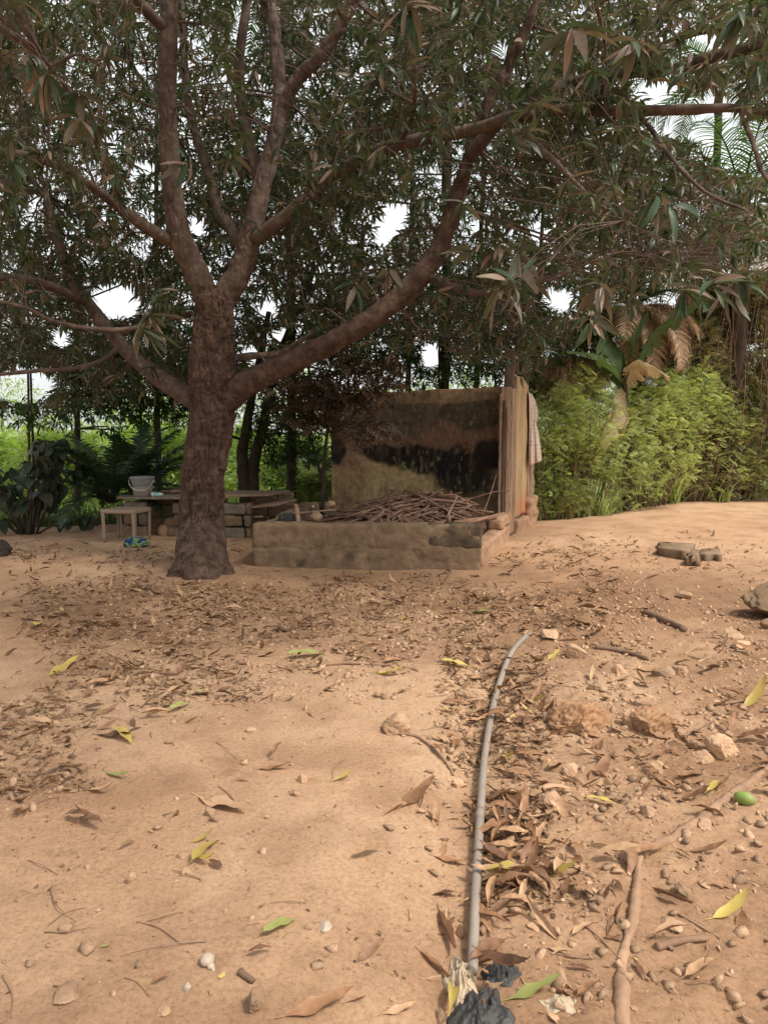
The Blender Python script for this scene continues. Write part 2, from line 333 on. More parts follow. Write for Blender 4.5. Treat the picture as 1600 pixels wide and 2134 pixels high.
def woodmat(name, stops, sc=(30, 30, 1.5), extra=None, rough=.8):
    m, t, b = nmat(name); tc = N(t, 'ShaderNodeTexCoord'); mp = N(t, 'ShaderNodeMapping'); mp.inputs['Scale'].default_value = sc
    t.links.new(tc.outputs['Object'], mp.inputs[0]); n = N(t, 'ShaderNodeTexNoise', Scale=1.0, Detail=8.0, Roughness=.65, Distortion=.4); t.links.new(mp.outputs[0], n.inputs['Vector'])
    r = ramp(t, stops); t.links.new(n.outputs[0], r.inputs[0]); c = r.outputs[0]
    if extra:
        ec, z0, z1 = extra; sx = N(t, 'ShaderNodeSeparateXYZ'); t.links.new(tc.outputs['Object'], sx.inputs[0]); mr = N(t, 'ShaderNodeMapRange')
        for k, v in zip((1, 2, 3, 4), (z1, z1 - .35, 0, 1)): mr.inputs[k].default_value = v
        t.links.new(sx.outputs[2], mr.inputs[0]); n2 = N(t, 'ShaderNodeTexNoise', Scale=1.0, Detail=5.0); mp2 = N(t, 'ShaderNodeMapping'); mp2.inputs['Scale'].default_value = (18, 18, 2.2)
        t.links.new(tc.outputs['Object'], mp2.inputs[0]); t.links.new(mp2.outputs[0], n2.inputs['Vector']); r2 = ramp(t, [(.42, (0, 0, 0)), (.55, (1, 1, 1))]); t.links.new(n2.outputs[0], r2.inputs[0])
        mu = N(t, 'ShaderNodeMath', operation='MULTIPLY'); t.links.new(mr.outputs[0], mu.inputs[0]); t.links.new(r2.outputs[0], mu.inputs[1])
        x = N(t, 'ShaderNodeMix', data_type='RGBA'); t.links.new(mu.outputs[0], x.inputs[0]); t.links.new(c, x.inputs[6]); x.inputs[7].default_value = (*ec, 1); c = x.outputs[2]
    t.links.new(c, b.inputs['Base Color']); b.inputs['Roughness'].default_value = rough
    bp = N(t, 'ShaderNodeBump', Strength=.5, Distance=.006); t.links.new(n.outputs[0], bp.inputs['Height']); t.links.new(bp.outputs[0], b.inputs['Normal']); return m
M_wooddk = woodmat('dark_timber', [(.3, (.04, .026, .018)), (.5, (.10, .065, .045)), (.7, (.17, .115, .08))])
M_woodmid = woodmat('weathered_timber', [(.3, (.12, .075, .05)), (.5, (.26, .17, .11)), (.7, (.38, .27, .18))])
M_woodyel = woodmat('yellow_plank', [(.3, (.17, .10, .055)), (.47, (.36, .25, .13)), (.7, (.50, .38, .22))], extra=((.42, .15, .065), 0, .75))
def stainmat(name):
    m, t, b = nmat(name); a = N(t, 'ShaderNodeAttribute', attribute_name='stain'); tc = N(t, 'ShaderNodeTexCoord')
    n = N(t, 'ShaderNodeTexNoise', Scale=14.0, Detail=8.0, Roughness=.7); t.links.new(tc.outputs['Object'], n.inputs['Vector']); r = ramp(t, [(.3, (.6, .6, .6)), (.7, (1.3, 1.3, 1.3))]); t.links.new(n.outputs[0], r.inputs[0])
    x = N(t, 'ShaderNodeMix', data_type='RGBA', blend_type='MULTIPLY'); x.inputs[0].default_value = 1; t.links.new(a.outputs['Color'], x.inputs[6]); t.links.new(r.outputs[0], x.inputs[7])
    t.links.new(x.outputs[2], b.inputs['Base Color']); b.inputs['Roughness'].default_value = .93
    n2 = N(t, 'ShaderNodeTexNoise', Scale=45.0, Detail=6.0); t.links.new(tc.outputs['Object'], n2.inputs['Vector']); bp = N(t, 'ShaderNodeBump', Strength=.5, Distance=.01); t.links.new(n2.outputs[0], bp.inputs['Height']); t.links.new(bp.outputs[0], b.inputs['Normal']); return m
M_stain = stainmat('stained_surface')

# ------------------------------------------------------------------ the ground
def axis(segs):
    out = []
    for a, b, s in segs: out += list(np.arange(a, b, s))
    return np.array(out + [segs[-1][1]])
def geo(a, b, n): return list(np.sign(a) * np.geomspace(abs(a), abs(b), n))
xs = np.array(geo(-400, -7.5, 26) + list(axis([(-7, -2.2, .06), (-2.2, 2.6, .0165), (2.6, 8, .06)])) + geo(8.5, 400, 26))
ys = np.array(geo(-300, -.5, 16) + list(axis([(0, 1.6, .1), (1.6, 4.2, .0125), (4.2, 8, .024), (8, 14, .06), (14, 32, .4)])) + geo(33, 600, 22))
XX, YY = np.meshgrid(xs, ys); ZZ = g(XX, YY)
nx, ny = len(xs), len(ys); i = np.arange(ny - 1)[:, None] * nx; j = np.arange(nx - 1)[None]
FQ = np.stack([i + j, i + j + 1, i + nx + j + 1, i + nx + j], -1).reshape(-1, 4)
GV = np.stack([XX, YY, ZZ], -1).reshape(-1, 3)
q = GV * np.array([1, 1, 0])
n1 = fbm(q * .7, 4, 31)[:, None]; n2 = fbm(q * 3.1, 4, 33)[:, None]
rightm = (sm((GV[:, 0] - pipe_x(GV[:, 1])) / .4) * (1 - sm((GV[:, 1] - 7) / 2)))[:, None]
c0 = np.array([.41, .248, .145]); c1 = np.array([.47, .305, .19]); c2 = np.array([.28, .158, .09]); c3 = np.array([.24, .135, .075])
t1 = np.clip(.5 + n1 * 1.3, 0, 1); gc = c0 * (1 - t1) + c1 * t1
t2 = np.clip(n2 * 2.0 + .1, 0, 1); gc = gc * (1 - t2 * .55) + c2 * t2 * .55; t3 = np.clip(fbm(q * 9, 4, 38)[:, None] * 2.2 - .25, 0, 1); gc = gc * (1 - t3 * .4) + c2 * .8 * t3 * .4
rn_ = rightm * np.clip(.45 + 1.2 * fbm(q * 2.2, 4, 35)[:, None], 0, .9); gc = gc * (1 - rn_) + np.array([.25, .14, .078]) * rn_
band = (np.exp(-((GV[:, 1] - 6.0) / 1.6) ** 2))[:, None]                        # trodden humus where the litter lies
bn_ = np.clip(band * (.75 + .8 * fbm(q * 1.6, 4, 36)[:, None]), 0, .9); gc = gc * (1 - bn_) + c3 * .85 * bn_
wild = sm((GV[:, 1] - crest(GV[:, 0]) - .3) / 1.5)[:, None]; gc = gc * (1 - wild) + np.array([.10, .13, .035]) * wild
M_ground, t, b = nmat('dirt')
a = N(t, 'ShaderNodeAttribute', attribute_name='stain'); tc = N(t, 'ShaderNodeTexCoord')
na = N(t, 'ShaderNodeTexNoise', Scale=60.0, Detail=9.0, Roughness=.8); t.links.new(tc.outputs['Object'], na.inputs['Vector'])
ra = ramp(t, [(.28, (.50, .47, .44)), (.5, (1, 1, 1)), (.72, (1.32, 1.3, 1.27))]); t.links.new(na.outputs[0], ra.inputs[0])
xa = N(t, 'ShaderNodeMix', data_type='RGBA', blend_type='MULTIPLY'); xa.inputs[0].default_value = 1; t.links.new(a.outputs['Color'], xa.inputs[6]); t.links.new(ra.outputs[0], xa.inputs[7])
nb = N(t, 'ShaderNodeTexVoronoi', Scale=55.0); t.links.new(tc.outputs['Object'], nb.inputs['Vector'])
rb = ramp(t, [(.10, (1, 1, 1)), (.17, (0, 0, 0))]); t.links.new(nb.outputs['Distance'], rb.inputs[0])
nm = N(t, 'ShaderNodeTexNoise', Scale=5.0, Detail=3.0); t.links.new(tc.outputs['Object'], nm.inputs['Vector']); rm = ramp(t, [(.5, (0, 0, 0)), (.62, (1, 1, 1))]); t.links.new(nm.outputs[0], rm.inputs[0])
mm = N(t, 'ShaderNodeMath', operation='MULTIPLY'); t.links.new(rb.outputs[0], mm.inputs[0]); t.links.new(rm.outputs[0], mm.inputs[1])
xb = N(t, 'ShaderNodeMix', data_type='RGBA'); t.links.new(mm.outputs[0], xb.inputs[0]); t.links.new(xa.outputs[2], xb.inputs[6]); xb.inputs[7].default_value = (.17, .085, .05, 1)
t.links.new(xb.outputs[2], b.inputs['Base Color']); b.inputs['Roughness'].default_value = .96; b.inputs['Specular IOR Level'].default_value = .12
ng = N(t, 'ShaderNodeTexNoise', Scale=210.0, Detail=6.0, Roughness=.85); t.links.new(tc.outputs['Object'], ng.inputs['Vector'])
ad = N(t, 'ShaderNodeMath', operation='ADD'); t.links.new(ng.outputs[0], ad.inputs[0]); t.links.new(na.outputs[0], ad.inputs[1])
bp = N(t, 'ShaderNodeBump', Strength=.8, Distance=.008); t.links.new(ad.outputs[0], bp.inputs['Height']); t.links.new(bp.outputs[0], b.inputs['Normal'])
ground = link('ground', mesh_np('ground', GV, FQ, M_ground, smooth=True, cols=gc)); tag(ground, kind='structure')
# ------------------------------------------------------------------ foliage tools
GAPS = [(240, 625, 62, 42), (508, 50, 26, 70), (822, 450, 34, 38), (1440, 235, 130, 62), (1550, 300, 105, 70), (50, 800, 75, 38), (900, 735, 22, 28), (528, 735, 26, 16),
        (560, 640, 20, 22), (410, 470, 16, 26), (230, 285, 12, 22), (1165, 620, 34, 24), (1060, 100, 34, 18), (300, 345, 12, 12), (590, 700, 30, 12), (1500, 85, 100, 30), (1350, 180, 50, 24), (800, 480, 22, 30), (130, 700, 20, 20), (1120, 480, 22, 14)]
def in_gap(C, grow=.6):
    px, py, d = proj(C); m = np.zeros(len(C), bool)
    for a, b, rx, ry in GAPS: m |= ((px - a) / (rx * grow + 8)) ** 2 + ((py - b) / (ry * grow + 8)) ** 2 < 1
    return m
def rosettes(C, per, ln, r, pitch=(-1.1, .45), tint=(.0, .6), dusty=.25):
    n = len(C); k = np.repeat(np.arange(n), per); j = np.tile(np.arange(per), n); M = len(k)
    yaw = r.uniform(0, 6.28, n)[k] + j * 2 * np.pi / per * 1.618 + r.normal(0, .25, M)
    pt = r.uniform(*pitch, M); rl = r.normal(0, .35, M); S = ln[k] * r.uniform(.65, 1.1, M)
    T = C[k] + r.normal(0, .012, (M, 3)) + np.array([0, 0, 1])[None] * (pt[:, None] * .02)
    base = r.uniform(tint[0], tint[1], n)[k] + r.normal(0, .08, M)
    dst = r.uniform(0, 1, M) < dusty * r.uniform(.3, 1.7, n)[k]
    tn = np.where(dst, r.uniform(.68, 1, M), np.clip(base, 0, .62))
    tl = np.abs(r.normal(0, .55, n))[k]; ta = r.uniform(0, 6.28, n)[k]; ux, uy = np.cos(ta), np.sin(ta); c_, s_ = np.cos(tl), np.sin(tl); z_ = 0 * ux
    K = np.stack([np.stack([c_ + ux * ux * (1 - c_), ux * uy * (1 - c_), uy * s_], -1), np.stack([ux * uy * (1 - c_), c_ + uy * uy * (1 - c_), -ux * s_], -1), np.stack([-uy * s_, ux * s_, c_], -1)], 1)
    R = np.einsum('nij,njk->nik', K, rotm(yaw, pt, rl)); kp = r.uniform(0, 1, M) < r.uniform(.55, 1, n)[k]; return R[kp], T[kp], S[kp], tn[kp]
LG_near = [leaf_geo(6, .215, .30, .28, .06, seed=1), leaf_geo(6, .23, .2, .45, .09, seed=2), leaf_geo(6, .18, .4, .15, .07, twist=.5, seed=3)]
LG_mid = leaf_geo(4, .20, .25, .35); LG_far = leaf_geo(2, .22, .2, .3, peak=.45)
def bake(parts, name, mat, origin, kind='stuff', parent=None):
    """parts: list of (geo, R, T, S, tint)"""
    V = []; Q = []; t_ = []; n0 = 0
    for ge, R, T, S, tn in parts:
        if not len(T): continue
        v, f = merge(ge[0], ge[1], R, T, S); V.append(v); Q.append(f + n0); n0 += len(v); t_.append(np.repeat(tn, len(ge[0])))
    o = link(name, mesh_np(name, np.vstack(V) - np.array(origin), [np.vstack(Q)], mat, np.concatenate(t_)), parent, None if parent is not None else origin)
    if kind: o['kind'] = kind
    return o
def connect(nodes, nrad, targets, r0, r1, J, r, sag=.05, seg=5, n=6, maxd=9):
    """grow a curved shoot from the nearest wood to every target; returns new nodes"""
    new = []
    for p in targets:
        d = np.linalg.norm(nodes - p, axis=1) + (nodes[:, 2] > p[2] + .3) * .3; k = int(np.argmin(d)); a = nodes[k]; L = np.linalg.norm(p - a)
        if L > maxd or L < .02: continue
        mid = (a + p) / 2 + r.normal(0, .08 * L, 3) + np.array([0, 0, .04 * L])
        m2 = a * .25 + p * .75 + r.normal(0, .04 * L, 3) + np.array([0, 0, sag * L])
        if in_gap(catmull([a, mid, m2, p], 7), .8).any(): continue
        V, q_, t_ = tube_arr([a, mid, m2, p], [min(r0, nrad[k]), (r0 * 2 + r1) / 3, (r0 + r1 * 2) / 3, r1], n=n, seg=seg, cap=False)
        J.add(V, q_); new.append(catmull([a, mid, m2, p], max(3, int(L / .12)))[1:])
    return new

# ------------------------------------------------------------------ the mango tree
r = np.random.default_rng(5); N_SHADE = 1500
base = G(425, 1195); TB = np.array(base)
mango = thing('mango_tree', base, 'big mango tree with a thick brown trunk that forks low and long spreading limbs', 'tree')
def L3(pts): return [tuple(P(*p)) for p in pts]
tp = [(base.x - .02, base.y, -.12), (base.x - .02, base.y, .05), *L3([(420, 1110, 7.95), (423, 1000, 8.0), (440, 880, 8), (443, 780, 8), (443, 700, 8), (446, 640, 8), (440, 600, 8)])]
V, qd, tr = tube_arr(tp, [.34, .285, .25, .232, .238, .255, .208, .202, .17], n=480, seg=260, rough=.024, rs=7, seed=2, groove=.030)
# root flare: buttress ridges running into the soil
ang = np.arctan2(V[:, 1] - TB[1], V[:, 0] - TB[0]); hh = np.clip(1 - (V[:, 2]) / .55, 0, 1.4) ** 2.2
fl = hh * (.015 + .035 * np.sin(ang * 4 + .8) + .03 * np.sin(ang * 7 + 2))
V[:, 0] += np.cos(ang) * fl; V[:, 1] += np.sin(ang) * fl
link('trunk', mesh_np('trunk', V - TB, [qd, tr], M_bark, smooth=True), mango)
limbs = [
 ([(452, 700, 8), (432, 625, 8), (405, 560, 7.95), (378, 500, 7.9), (362, 420, 7.85), (352, 300, 7.8), (350, 180, 7.7), (352, 60, 7.6), (356, -60, 7.5), (350, -260, 7.3)], [.17, .165, .155, .145, .128, .115, .105, .10, .09, .07], 1),
 ([(440, 690, 8), (465, 625, 8), (500, 565, 8), (524, 480, 8), (545, 390, 8.05), (572, 290, 8.1), (592, 200, 8.1)], [.15, .155, .15, .135, .12, .105, .10], 1),
 ([(585, 235, 8.1), (620, 165, 8.0), (665, 120, 7.9), (708, 55, 7.8), (750, -30, 7.7), (800, -180, 7.6)], [.085, .085, .08, .075, .07, .05], 1),
 ([(585, 240, 8.1), (580, 150, 8.2), (572, 60, 8.3), (560, -50, 8.4), (540, -220, 8.5)], [.09, .085, .082, .075, .06], 1),
 ([(545, 400, 8.1), (520, 300, 8.4), (502, 200, 8.6), (500, 110, 8.7), (512, 20, 8.8), (520, -120, 8.9)], [.075, .07, .065, .06, .055, .04], 0),
 ([(505, 515, 8.1), (480, 475, 8.3), (452, 425, 8.5), (432, 350, 8.6), (402, 260, 8.7), (385, 150, 8.8), (380, 0, 9)], [.08, .075, .07, .06, .055, .05, .03], 0),
 ([(450, 850, 8), (500, 808, 7.95), (560, 775, 7.9), (650, 733, 7.85), (740, 685, 7.8), (825, 625, 7.8), (888, 560, 7.8), (930, 480, 7.8), (955, 400, 7.8), (975, 330, 7.8), (1010, 230, 7.7), (1060, 130, 7.6), (1100, 50, 7.5), (1140, -60, 7.4)], [.18, .175, .15, .142, .135, .13, .125, .11, .095, .08, .07, .065, .06, .04], 1),
 ([(890, 575, 7.8), (950, 600, 7.5), (1020, 612, 7.1), (1060, 600, 6.7)], [.05, .04, .03, .015], 0),
 ([(528, 500, 7.95), (590, 455, 7.8), (650, 405, 7.6), (720, 350, 7.4), (800, 308, 7.2), (900, 285, 7.0), (990, 268, 6.8), (1080, 240, 6.6), (1180, 228, 6.4), (1300, 230, 6.2), (1430, 228, 6.0), (1540, 225, 5.9), (1640, 250, 5.8)], [.085, .08, .072, .068, .064, .06, .058, .055, .05, .046, .042, .036, .03], 0),
 ([(975, 330, 7.8), (1040, 255, 7.5), (1120, 200, 7.2), (1220, 165, 6.9), (1310, 150, 6.7), (1400, 142, 6.5), (1480, 118, 6.3), (1560, 100, 6.2), (1660, 80, 6)], [.075, .068, .06, .055, .055, .052, .05, .048, .04], 0),
 ([(1310, 150, 6.7), (1380, 110, 6.6), (1440, 70, 6.6), (1600, 50, 6.5)], [.04, .035, .03, .02], 0),
 ([(440, 855, 8.05), (385, 820, 8.2), (330, 785, 8.3), (262, 728, 8.5), (215, 672, 8.6), (170, 612, 8.7), (140, 560, 8.8), (115, 480, 8.9), (95, 400, 9.0)], [.13, .125, .115, .095, .085, .075, .065, .05, .03], 0),
 ([(200, 650, 8.6), (140, 610, 8.3), (70, 585, 8.0), (0, 578, 7.7), (-120, 590, 7.3)], [.055, .055, .05, .045, .03], 0),
 ([(250, 722, 8.5), (210, 752, 8.3), (150, 768, 8.1), (80, 772, 7.9), (0, 780, 7.7), (-100, 790, 7.4)], [.035, .032, .028, .025, .022, .015], 0),
 ([(395, 655, 8.1), (330, 668, 7.9), (270, 685, 7.7), (190, 685, 7.5), (110, 668, 7.3), (50, 640, 7.1), (-40, 620, 6.9)], [.035, .034, .03, .028, .024, .02, .012], 0),
 ([(362, 505, 7.9), (300, 470, 7.7), (240, 425, 7.5), (180, 380, 7.2), (120, 345, 6.9), (40, 320, 6.6), (-60, 310, 6.3)], [.075, .066, .055, .048, .042, .035, .02], 0),
 ([(345, 60, 7.6), (312, 28, 7.4), (270, -20, 7.2), (200, -120, 6.9)], [.06, .055, .05, .035], 0),
 ([(440, 755, 8.1), (520, 742, 8.7), (580, 735, 9.2), (640, 700, 9.6), (700, 640, 9.9)], [.06, .05, .04, .035, .02], 0),
 ([(1060, 240, 6.7), (1120, 300, 6.2), (1180, 360, 5.8), (1240, 420, 5.4), (1300, 460, 5.1)], [.028, .025, .022, .018, .01], 0),
 ([(1540, 225, 5.9), (1570, 300, 5.6), (1590, 360, 5.4), (1640, 420, 5.2)], [.022, .02, .016, .01], 0),
 ([(1240, 228, 6.3), (1262, 160, 6.0), (1258, 80, 5.7), (1240, 0, 5.4)], [.018, .015, .013, .01], 0),
 ([(820, 320, 7.2), (860, 240, 6.6), (860, 120, 5.9), (850, 0, 5.3)], [.03, .024, .02, .012], 0),
 ([(262, 440, 7.6), (200, 300, 6.6), (150, 200, 5.8), (90, 120, 5.2)], [.035, .028, .022, .012], 0),
 ([(1210, 168, 6.9), (1330, 240, 6.3), (1400, 330, 5.8), (1470, 400, 5.4), (1560, 440, 5.1)], [.03, .024, .02, .016, .01], 0)]
nodes = []; nrad = []
for k, (pts, rd, big) in enumerate(limbs):
    p3 = [P(*p) for p in pts]
    rd = [q_ * (.84 if big else .9) for q_ in rd]; V, qd, tr = tube_arr(p3, rd, n=200 if big else 60, seg=90 if big else 16, rough=.018 if big else .008, rs=6, seed=20 + k, groove=.014 if big else .003)
    link('limb', mesh_np('limb', V - TB, [qd, tr], M_bark if k in (6,) else M_barkup, smooth=True), mango)
    C = catmull(np.column_stack([np.array([tuple(p) for p in p3]), rd]), 40); nodes.append(C[12 if big else 5:, :3]); nrad.append(C[12 if big else 5:, 3])
# hidden limbs above the frame that carry the crown to the sides, back and front
for k in range(12):
    a = k / 12 * 6.28 + .3; st = np.array([-1.6 + .2 * math.cos(a), 8 + .2 * math.sin(a), 6.2]); L = 4.6 if abs(math.sin(a)) < .6 else 3.6
    pts = [st, st + [math.cos(a) * L * .4 + .4, math.sin(a) * L * .35, 1.0], st + [math.cos(a) * L * .75 + .8, math.sin(a) * L * .7, 1.2], st + [math.cos(a) * L + 1, math.sin(a) * L, .9]]
    V, qd, tr = tube_arr(pts, [.07, .06, .04, .02], n=14, seg=8); link('limb', mesh_np('limb', V - TB, [qd, tr], M_barkup, smooth=True), mango)
    C = catmull(pts, 20); nodes.append(C[5:]); nrad.append(np.full(15, .03))
nodes = np.vstack(nodes); nrad = np.concatenate(nrad)
LPX = np.vstack([catmull(np.array([q_[:2] for q_ in limbs[k][0]]), 60) for k in (0, 1, 2, 3, 6, 11)] + [np.array([(445, 600 + 15 * k) for k in range(40)])])
def lower_ok(C):
    px, py, d = proj(C); Y = C[:, 1]
    back = np.interp(px, [-400, 0, 150, 380, 400, 500, 600, 700, 850, 1000, 1110, 1180, 1250, 1400, 1600, 2000], [840, 850, 860, 840, 800, 790, 770, 750, 745, 770, 800, 730, 650, 600, 590, 560])
    front = np.interp(px, [-400, 0, 200, 330, 400, 600, 640, 900, 1020, 1120, 1250, 1420, 1600, 2000], [420, 450, 470, 330, 330, 300, 420, 480, 570, 640, 690, 590, 560, 520])
    lim = np.where(Y < 7.4, front, back); f = sm((Y - 6.6) / 1.6); lim = front * (1 - f) + back * f
    pd = np.min(np.hypot(px[:, None] - LPX[None, :, 0], py[:, None] - LPX[None, :, 1]), axis=1); trunkfront = (Y < 8.3) & (pd < 62) & (r.uniform(0, 1, len(px)) < .9)
    out = (px < -60) | (px > 1660) | (py < -60)
    return ((py < lim - 15) & ~trunkfront) | out & (C[:, 2] > 2.6)
def ell(C, e): return (((C - np.array(e[0])) / np.array(e[1])) ** 2).sum(1) < 1
CAN = ((-.2, 8.0, 5.4), (7.2, 5.0, 3.7))
C = np.column_stack([r.uniform(-7.6, 7.4, 26000), r.uniform(3, 13, 26000), r.uniform(1.8, 9.2, 26000)]); C = C[ell(C, CAN) & lower_ok(C)]
OV_SHADE = np.column_stack([r.uniform(-6.5, 5.5, 9000), r.uniform(-1.5, 6.0, 9000), r.uniform(4.4, 7.4, 9000)]); OV_SHADE = OV_SHADE[(OV_SHADE[:, 0] < 2.6) & (proj(OV_SHADE)[1] < -80) & (fbm(OV_SHADE * .6, 3, 48) > -.05)][:N_SHADE]  # unseen leaves added overhead, out of frame, to shade the foreground
C = C[fbm(C * .75, 3, 40) > -.02][:3600]; C = np.vstack([C[~((C[:, 0] > 3.4) & ((proj(C)[0] > 1640) | (proj(C)[1] < -60)))], OV_SHADE])  # unseen right side of the crown trimmed away so sun reaches the ground there
k_ = 40000; px = r.uniform(-40, 1640, k_); py = r.uniform(-40, 870, k_); Y = 4.4 + 8.6 * r.beta(2.6, 1.25, k_)
rr = np.stack([(px - 800) / F, CT + (1067 - py) / F * ST, -ST + (1067 - py) / F * CT], -1); S_ = rr * (Y / rr[:, 1])[:, None] + np.array([0, 0, EYE])
S_ = S_[lower_ok(S_) & (fbm(S_ * .9, 3, 41) > -.2)]
S_ = S_[:7400]; C = np.vstack([C, S_]); C = C[~in_gap(C)]
vis = proj(C)[1] > -60; C = C[~((C[:, 1] < 6.2) & vis & (r.uniform(0, 1, len(C)) < .5))]; vis = proj(C)[1] > -60; C = C[~((C[:, 1] < 5.0) & vis & (r.uniform(0, 1, len(C)) < .4))]
ex = []
for kk, npt in ((8, 230), (9, 230), (15, 60), (11, 60), (6, 90)):
    cc_ = catmull(np.array([tuple(P(*q_)) for q_ in limbs[kk][0]]), 80); ex.append(cc_[r.integers(10, 78, npt)] + r.normal(0, 1, (npt, 3)) * [.3, .35, .26] + [0, -.15, 0])
ex = np.vstack(ex); ex = ex[lower_ok(ex) & ~in_gap(ex)]; C = np.vstack([C, ex])
hand = np.array([tuple(P(*p)) for p in [(1062, 585, 4.4), (1040, 600, 4.6), (1090, 570, 4.7), (300, 680, 4.9), (310, 660, 5.3), (1480, 590, 4.2), (1540, 575, 4.3), (1430, 600, 4.6), (1250, 590, 5), (100, 150, 4.6), (160, 190, 4.8), (60, 120, 5), (390, 330, 5.2), (200, 250, 5),
   (480, 330, 6.2), (660, 300, 6), (1370, 400, 5), (1400, 430, 5.2), (1060, 260, 4.8), (850, 10, 4), (640, 210, 6.5), (1190, 60, 4.2), (1320, 90, 4.4), (1540, 20, 4.4), (1080, 520, 5.2), (980, 520, 5.6), (1230, 660, 5.4), (740, 590, 6.6), (810, 560, 6.5)]])
cl = C[r.choice(len(C), 420, replace=False)]
J = Joined(); newn = connect(nodes, nrad, cl[np.argsort(np.min(np.linalg.norm(cl[:, None] - nodes[None], axis=2), axis=1))], .014, .006, J, r, n=8, seg=6)
nodes2 = np.vstack([nodes] + newn); rad2 = np.concatenate([nrad] + [np.full(len(a), .01) for a in newn])
allC = np.vstack([C, hand])
connect(nodes2, rad2, allC, .0045, .0025, J, r, n=4, seg=3, maxd=3.0)
tw = link('twigs', J.mesh('twigs', M_barkup, TB), mango); tw['kind'] = 'stuff'
ln = r.uniform(.14, .20, len(C)); R, T, S, tn = rosettes(C, 10, ln, r, dusty=.30)
lh = r.uniform(.22, .27, len(hand)); R2, T2, S2, tn2 = rosettes(hand, 13, lh, r, pitch=(-1.3, .1), dusty=.6)
R, T, S, tn = np.concatenate([R, R2]), np.vstack([T, T2]), np.concatenate([S, S2]), np.concatenate([tn, tn2])
keep = ~in_gap(T, .8); R, T, S, tn = R[keep], T[keep], S[keep], tn[keep]
px, py, dep = proj(T + R[:, :, 1] * S[:, None] * .5); infr = (px > -30) & (px < 1630) & (py > -40)
size = np.where((px > 5) & (px < 1595) & (py > 5) & (T[:, 2] > 0), S / dep * np.sqrt(1 - np.clip(R[:, 1, 1], -1, 1) ** 2 * .9), 0); order = np.argsort(-size); own = order[:300]; rest = np.ones(len(T), bool); rest[own] = False
leafme = [mesh_np('leaf', v, [f], M_mango_o, smooth=True) for v, f in LG_near]
for k in own:
    o = bpy.data.objects.new('leaf', leafme[int(k) % 3]); COL.objects.link(o); o.parent = mango
    M = Matrix(((R[k] * S[k]).tolist())).to_4x4(); M.translation = Vector(T[k] - TB); o.matrix_basis = M
nr = rest & infr & (dep < 7); md = rest & infr & ~nr; fr = rest & ~infr
print('main leaves', len(T), nr.sum(), md.sum(), fr.sum())
third = np.arange(len(T)) % 3
bake([(LG_near[q_], R[nr & (third == q_)], T[nr & (third == q_)], S[nr & (third == q_)], tn[nr & (third == q_)]) for q_ in range(3)] + [(LG_mid, R[md], T[md], S[md], tn[md]), (LG_far, R[fr], T[fr], S[fr], tn[fr])], 'foliage', M_mango, TB, parent=mango)

# ------------------------------------------------------------------ grove behind
def spray(b0, crowns, stems, label):
    b0 = np.array(tuple(b0)); o = thing('dusty_sapling', b0, label, 'sapling'); nd = []
    for pts in stems: V, qd, t_ = tube_arr(pts, np.linspace(.03, .012, len(pts)), n=30, seg=8, rough=.003); link('trunk', mesh_np('trunk', V - b0, [qd, t_], M_barkdk, smooth=True), o); nd.append(catmull(pts, 25)[6:])
    nd = np.vstack(nd); Cc = []
    for c, rad, n_ in crowns: q_ = r.uniform(-1, 1, (n_ * 3, 3)); q_ = q_[(q_ ** 2).sum(1) < 1][:n_]; Cc.append(q_ * rad + np.array(tuple(P(*c))))
    Cc = np.vstack(Cc); J = Joined(); connect(nd, np.full(len(nd), .01), Cc, .006, .003, J, r, n=6, seg=4); tw = link('twigs', J.mesh('twigs', M_barkdk, b0), o); tw['kind'] = 'stuff'
    n = len(Cc); R = rotm(r.uniform(0, 6.28, n * 2), r.uniform(-.7, .2, n * 2), r.normal(0, .4, n * 2)); T = np.repeat(Cc, 2, 0)
    bake([(COMP, R, T, r.uniform(.16, .27, n * 2), r.uniform(0, 1, n * 2))], 'foliage', M_dusty, b0, parent=o)
cv = []; cq = []
for k_ in range(9):
    s_ = (-1 if k_ % 2 else 1) if k_ < 8 else 0; v_, f_ = leaf_geo(3, .36, .2, .3, peak=.45); l_ = .34; a_ = s_ * -1.0; yy_ = .25 + (k_ // 2) * .18; v_ = v_ * l_
    v_ = np.column_stack([v_[:, 0] * math.cos(a_) - v_[:, 1] * math.sin(a_), v_[:, 0] * math.sin(a_) + v_[:, 1] * math.cos(a_) + yy_, v_[:, 2] - .2 * yy_ ** 2]); cq.append(f_ + sum(len(x) for x in cv)); cv.append(v_)
COMP = (np.vstack(cv), np.vstack(cq))
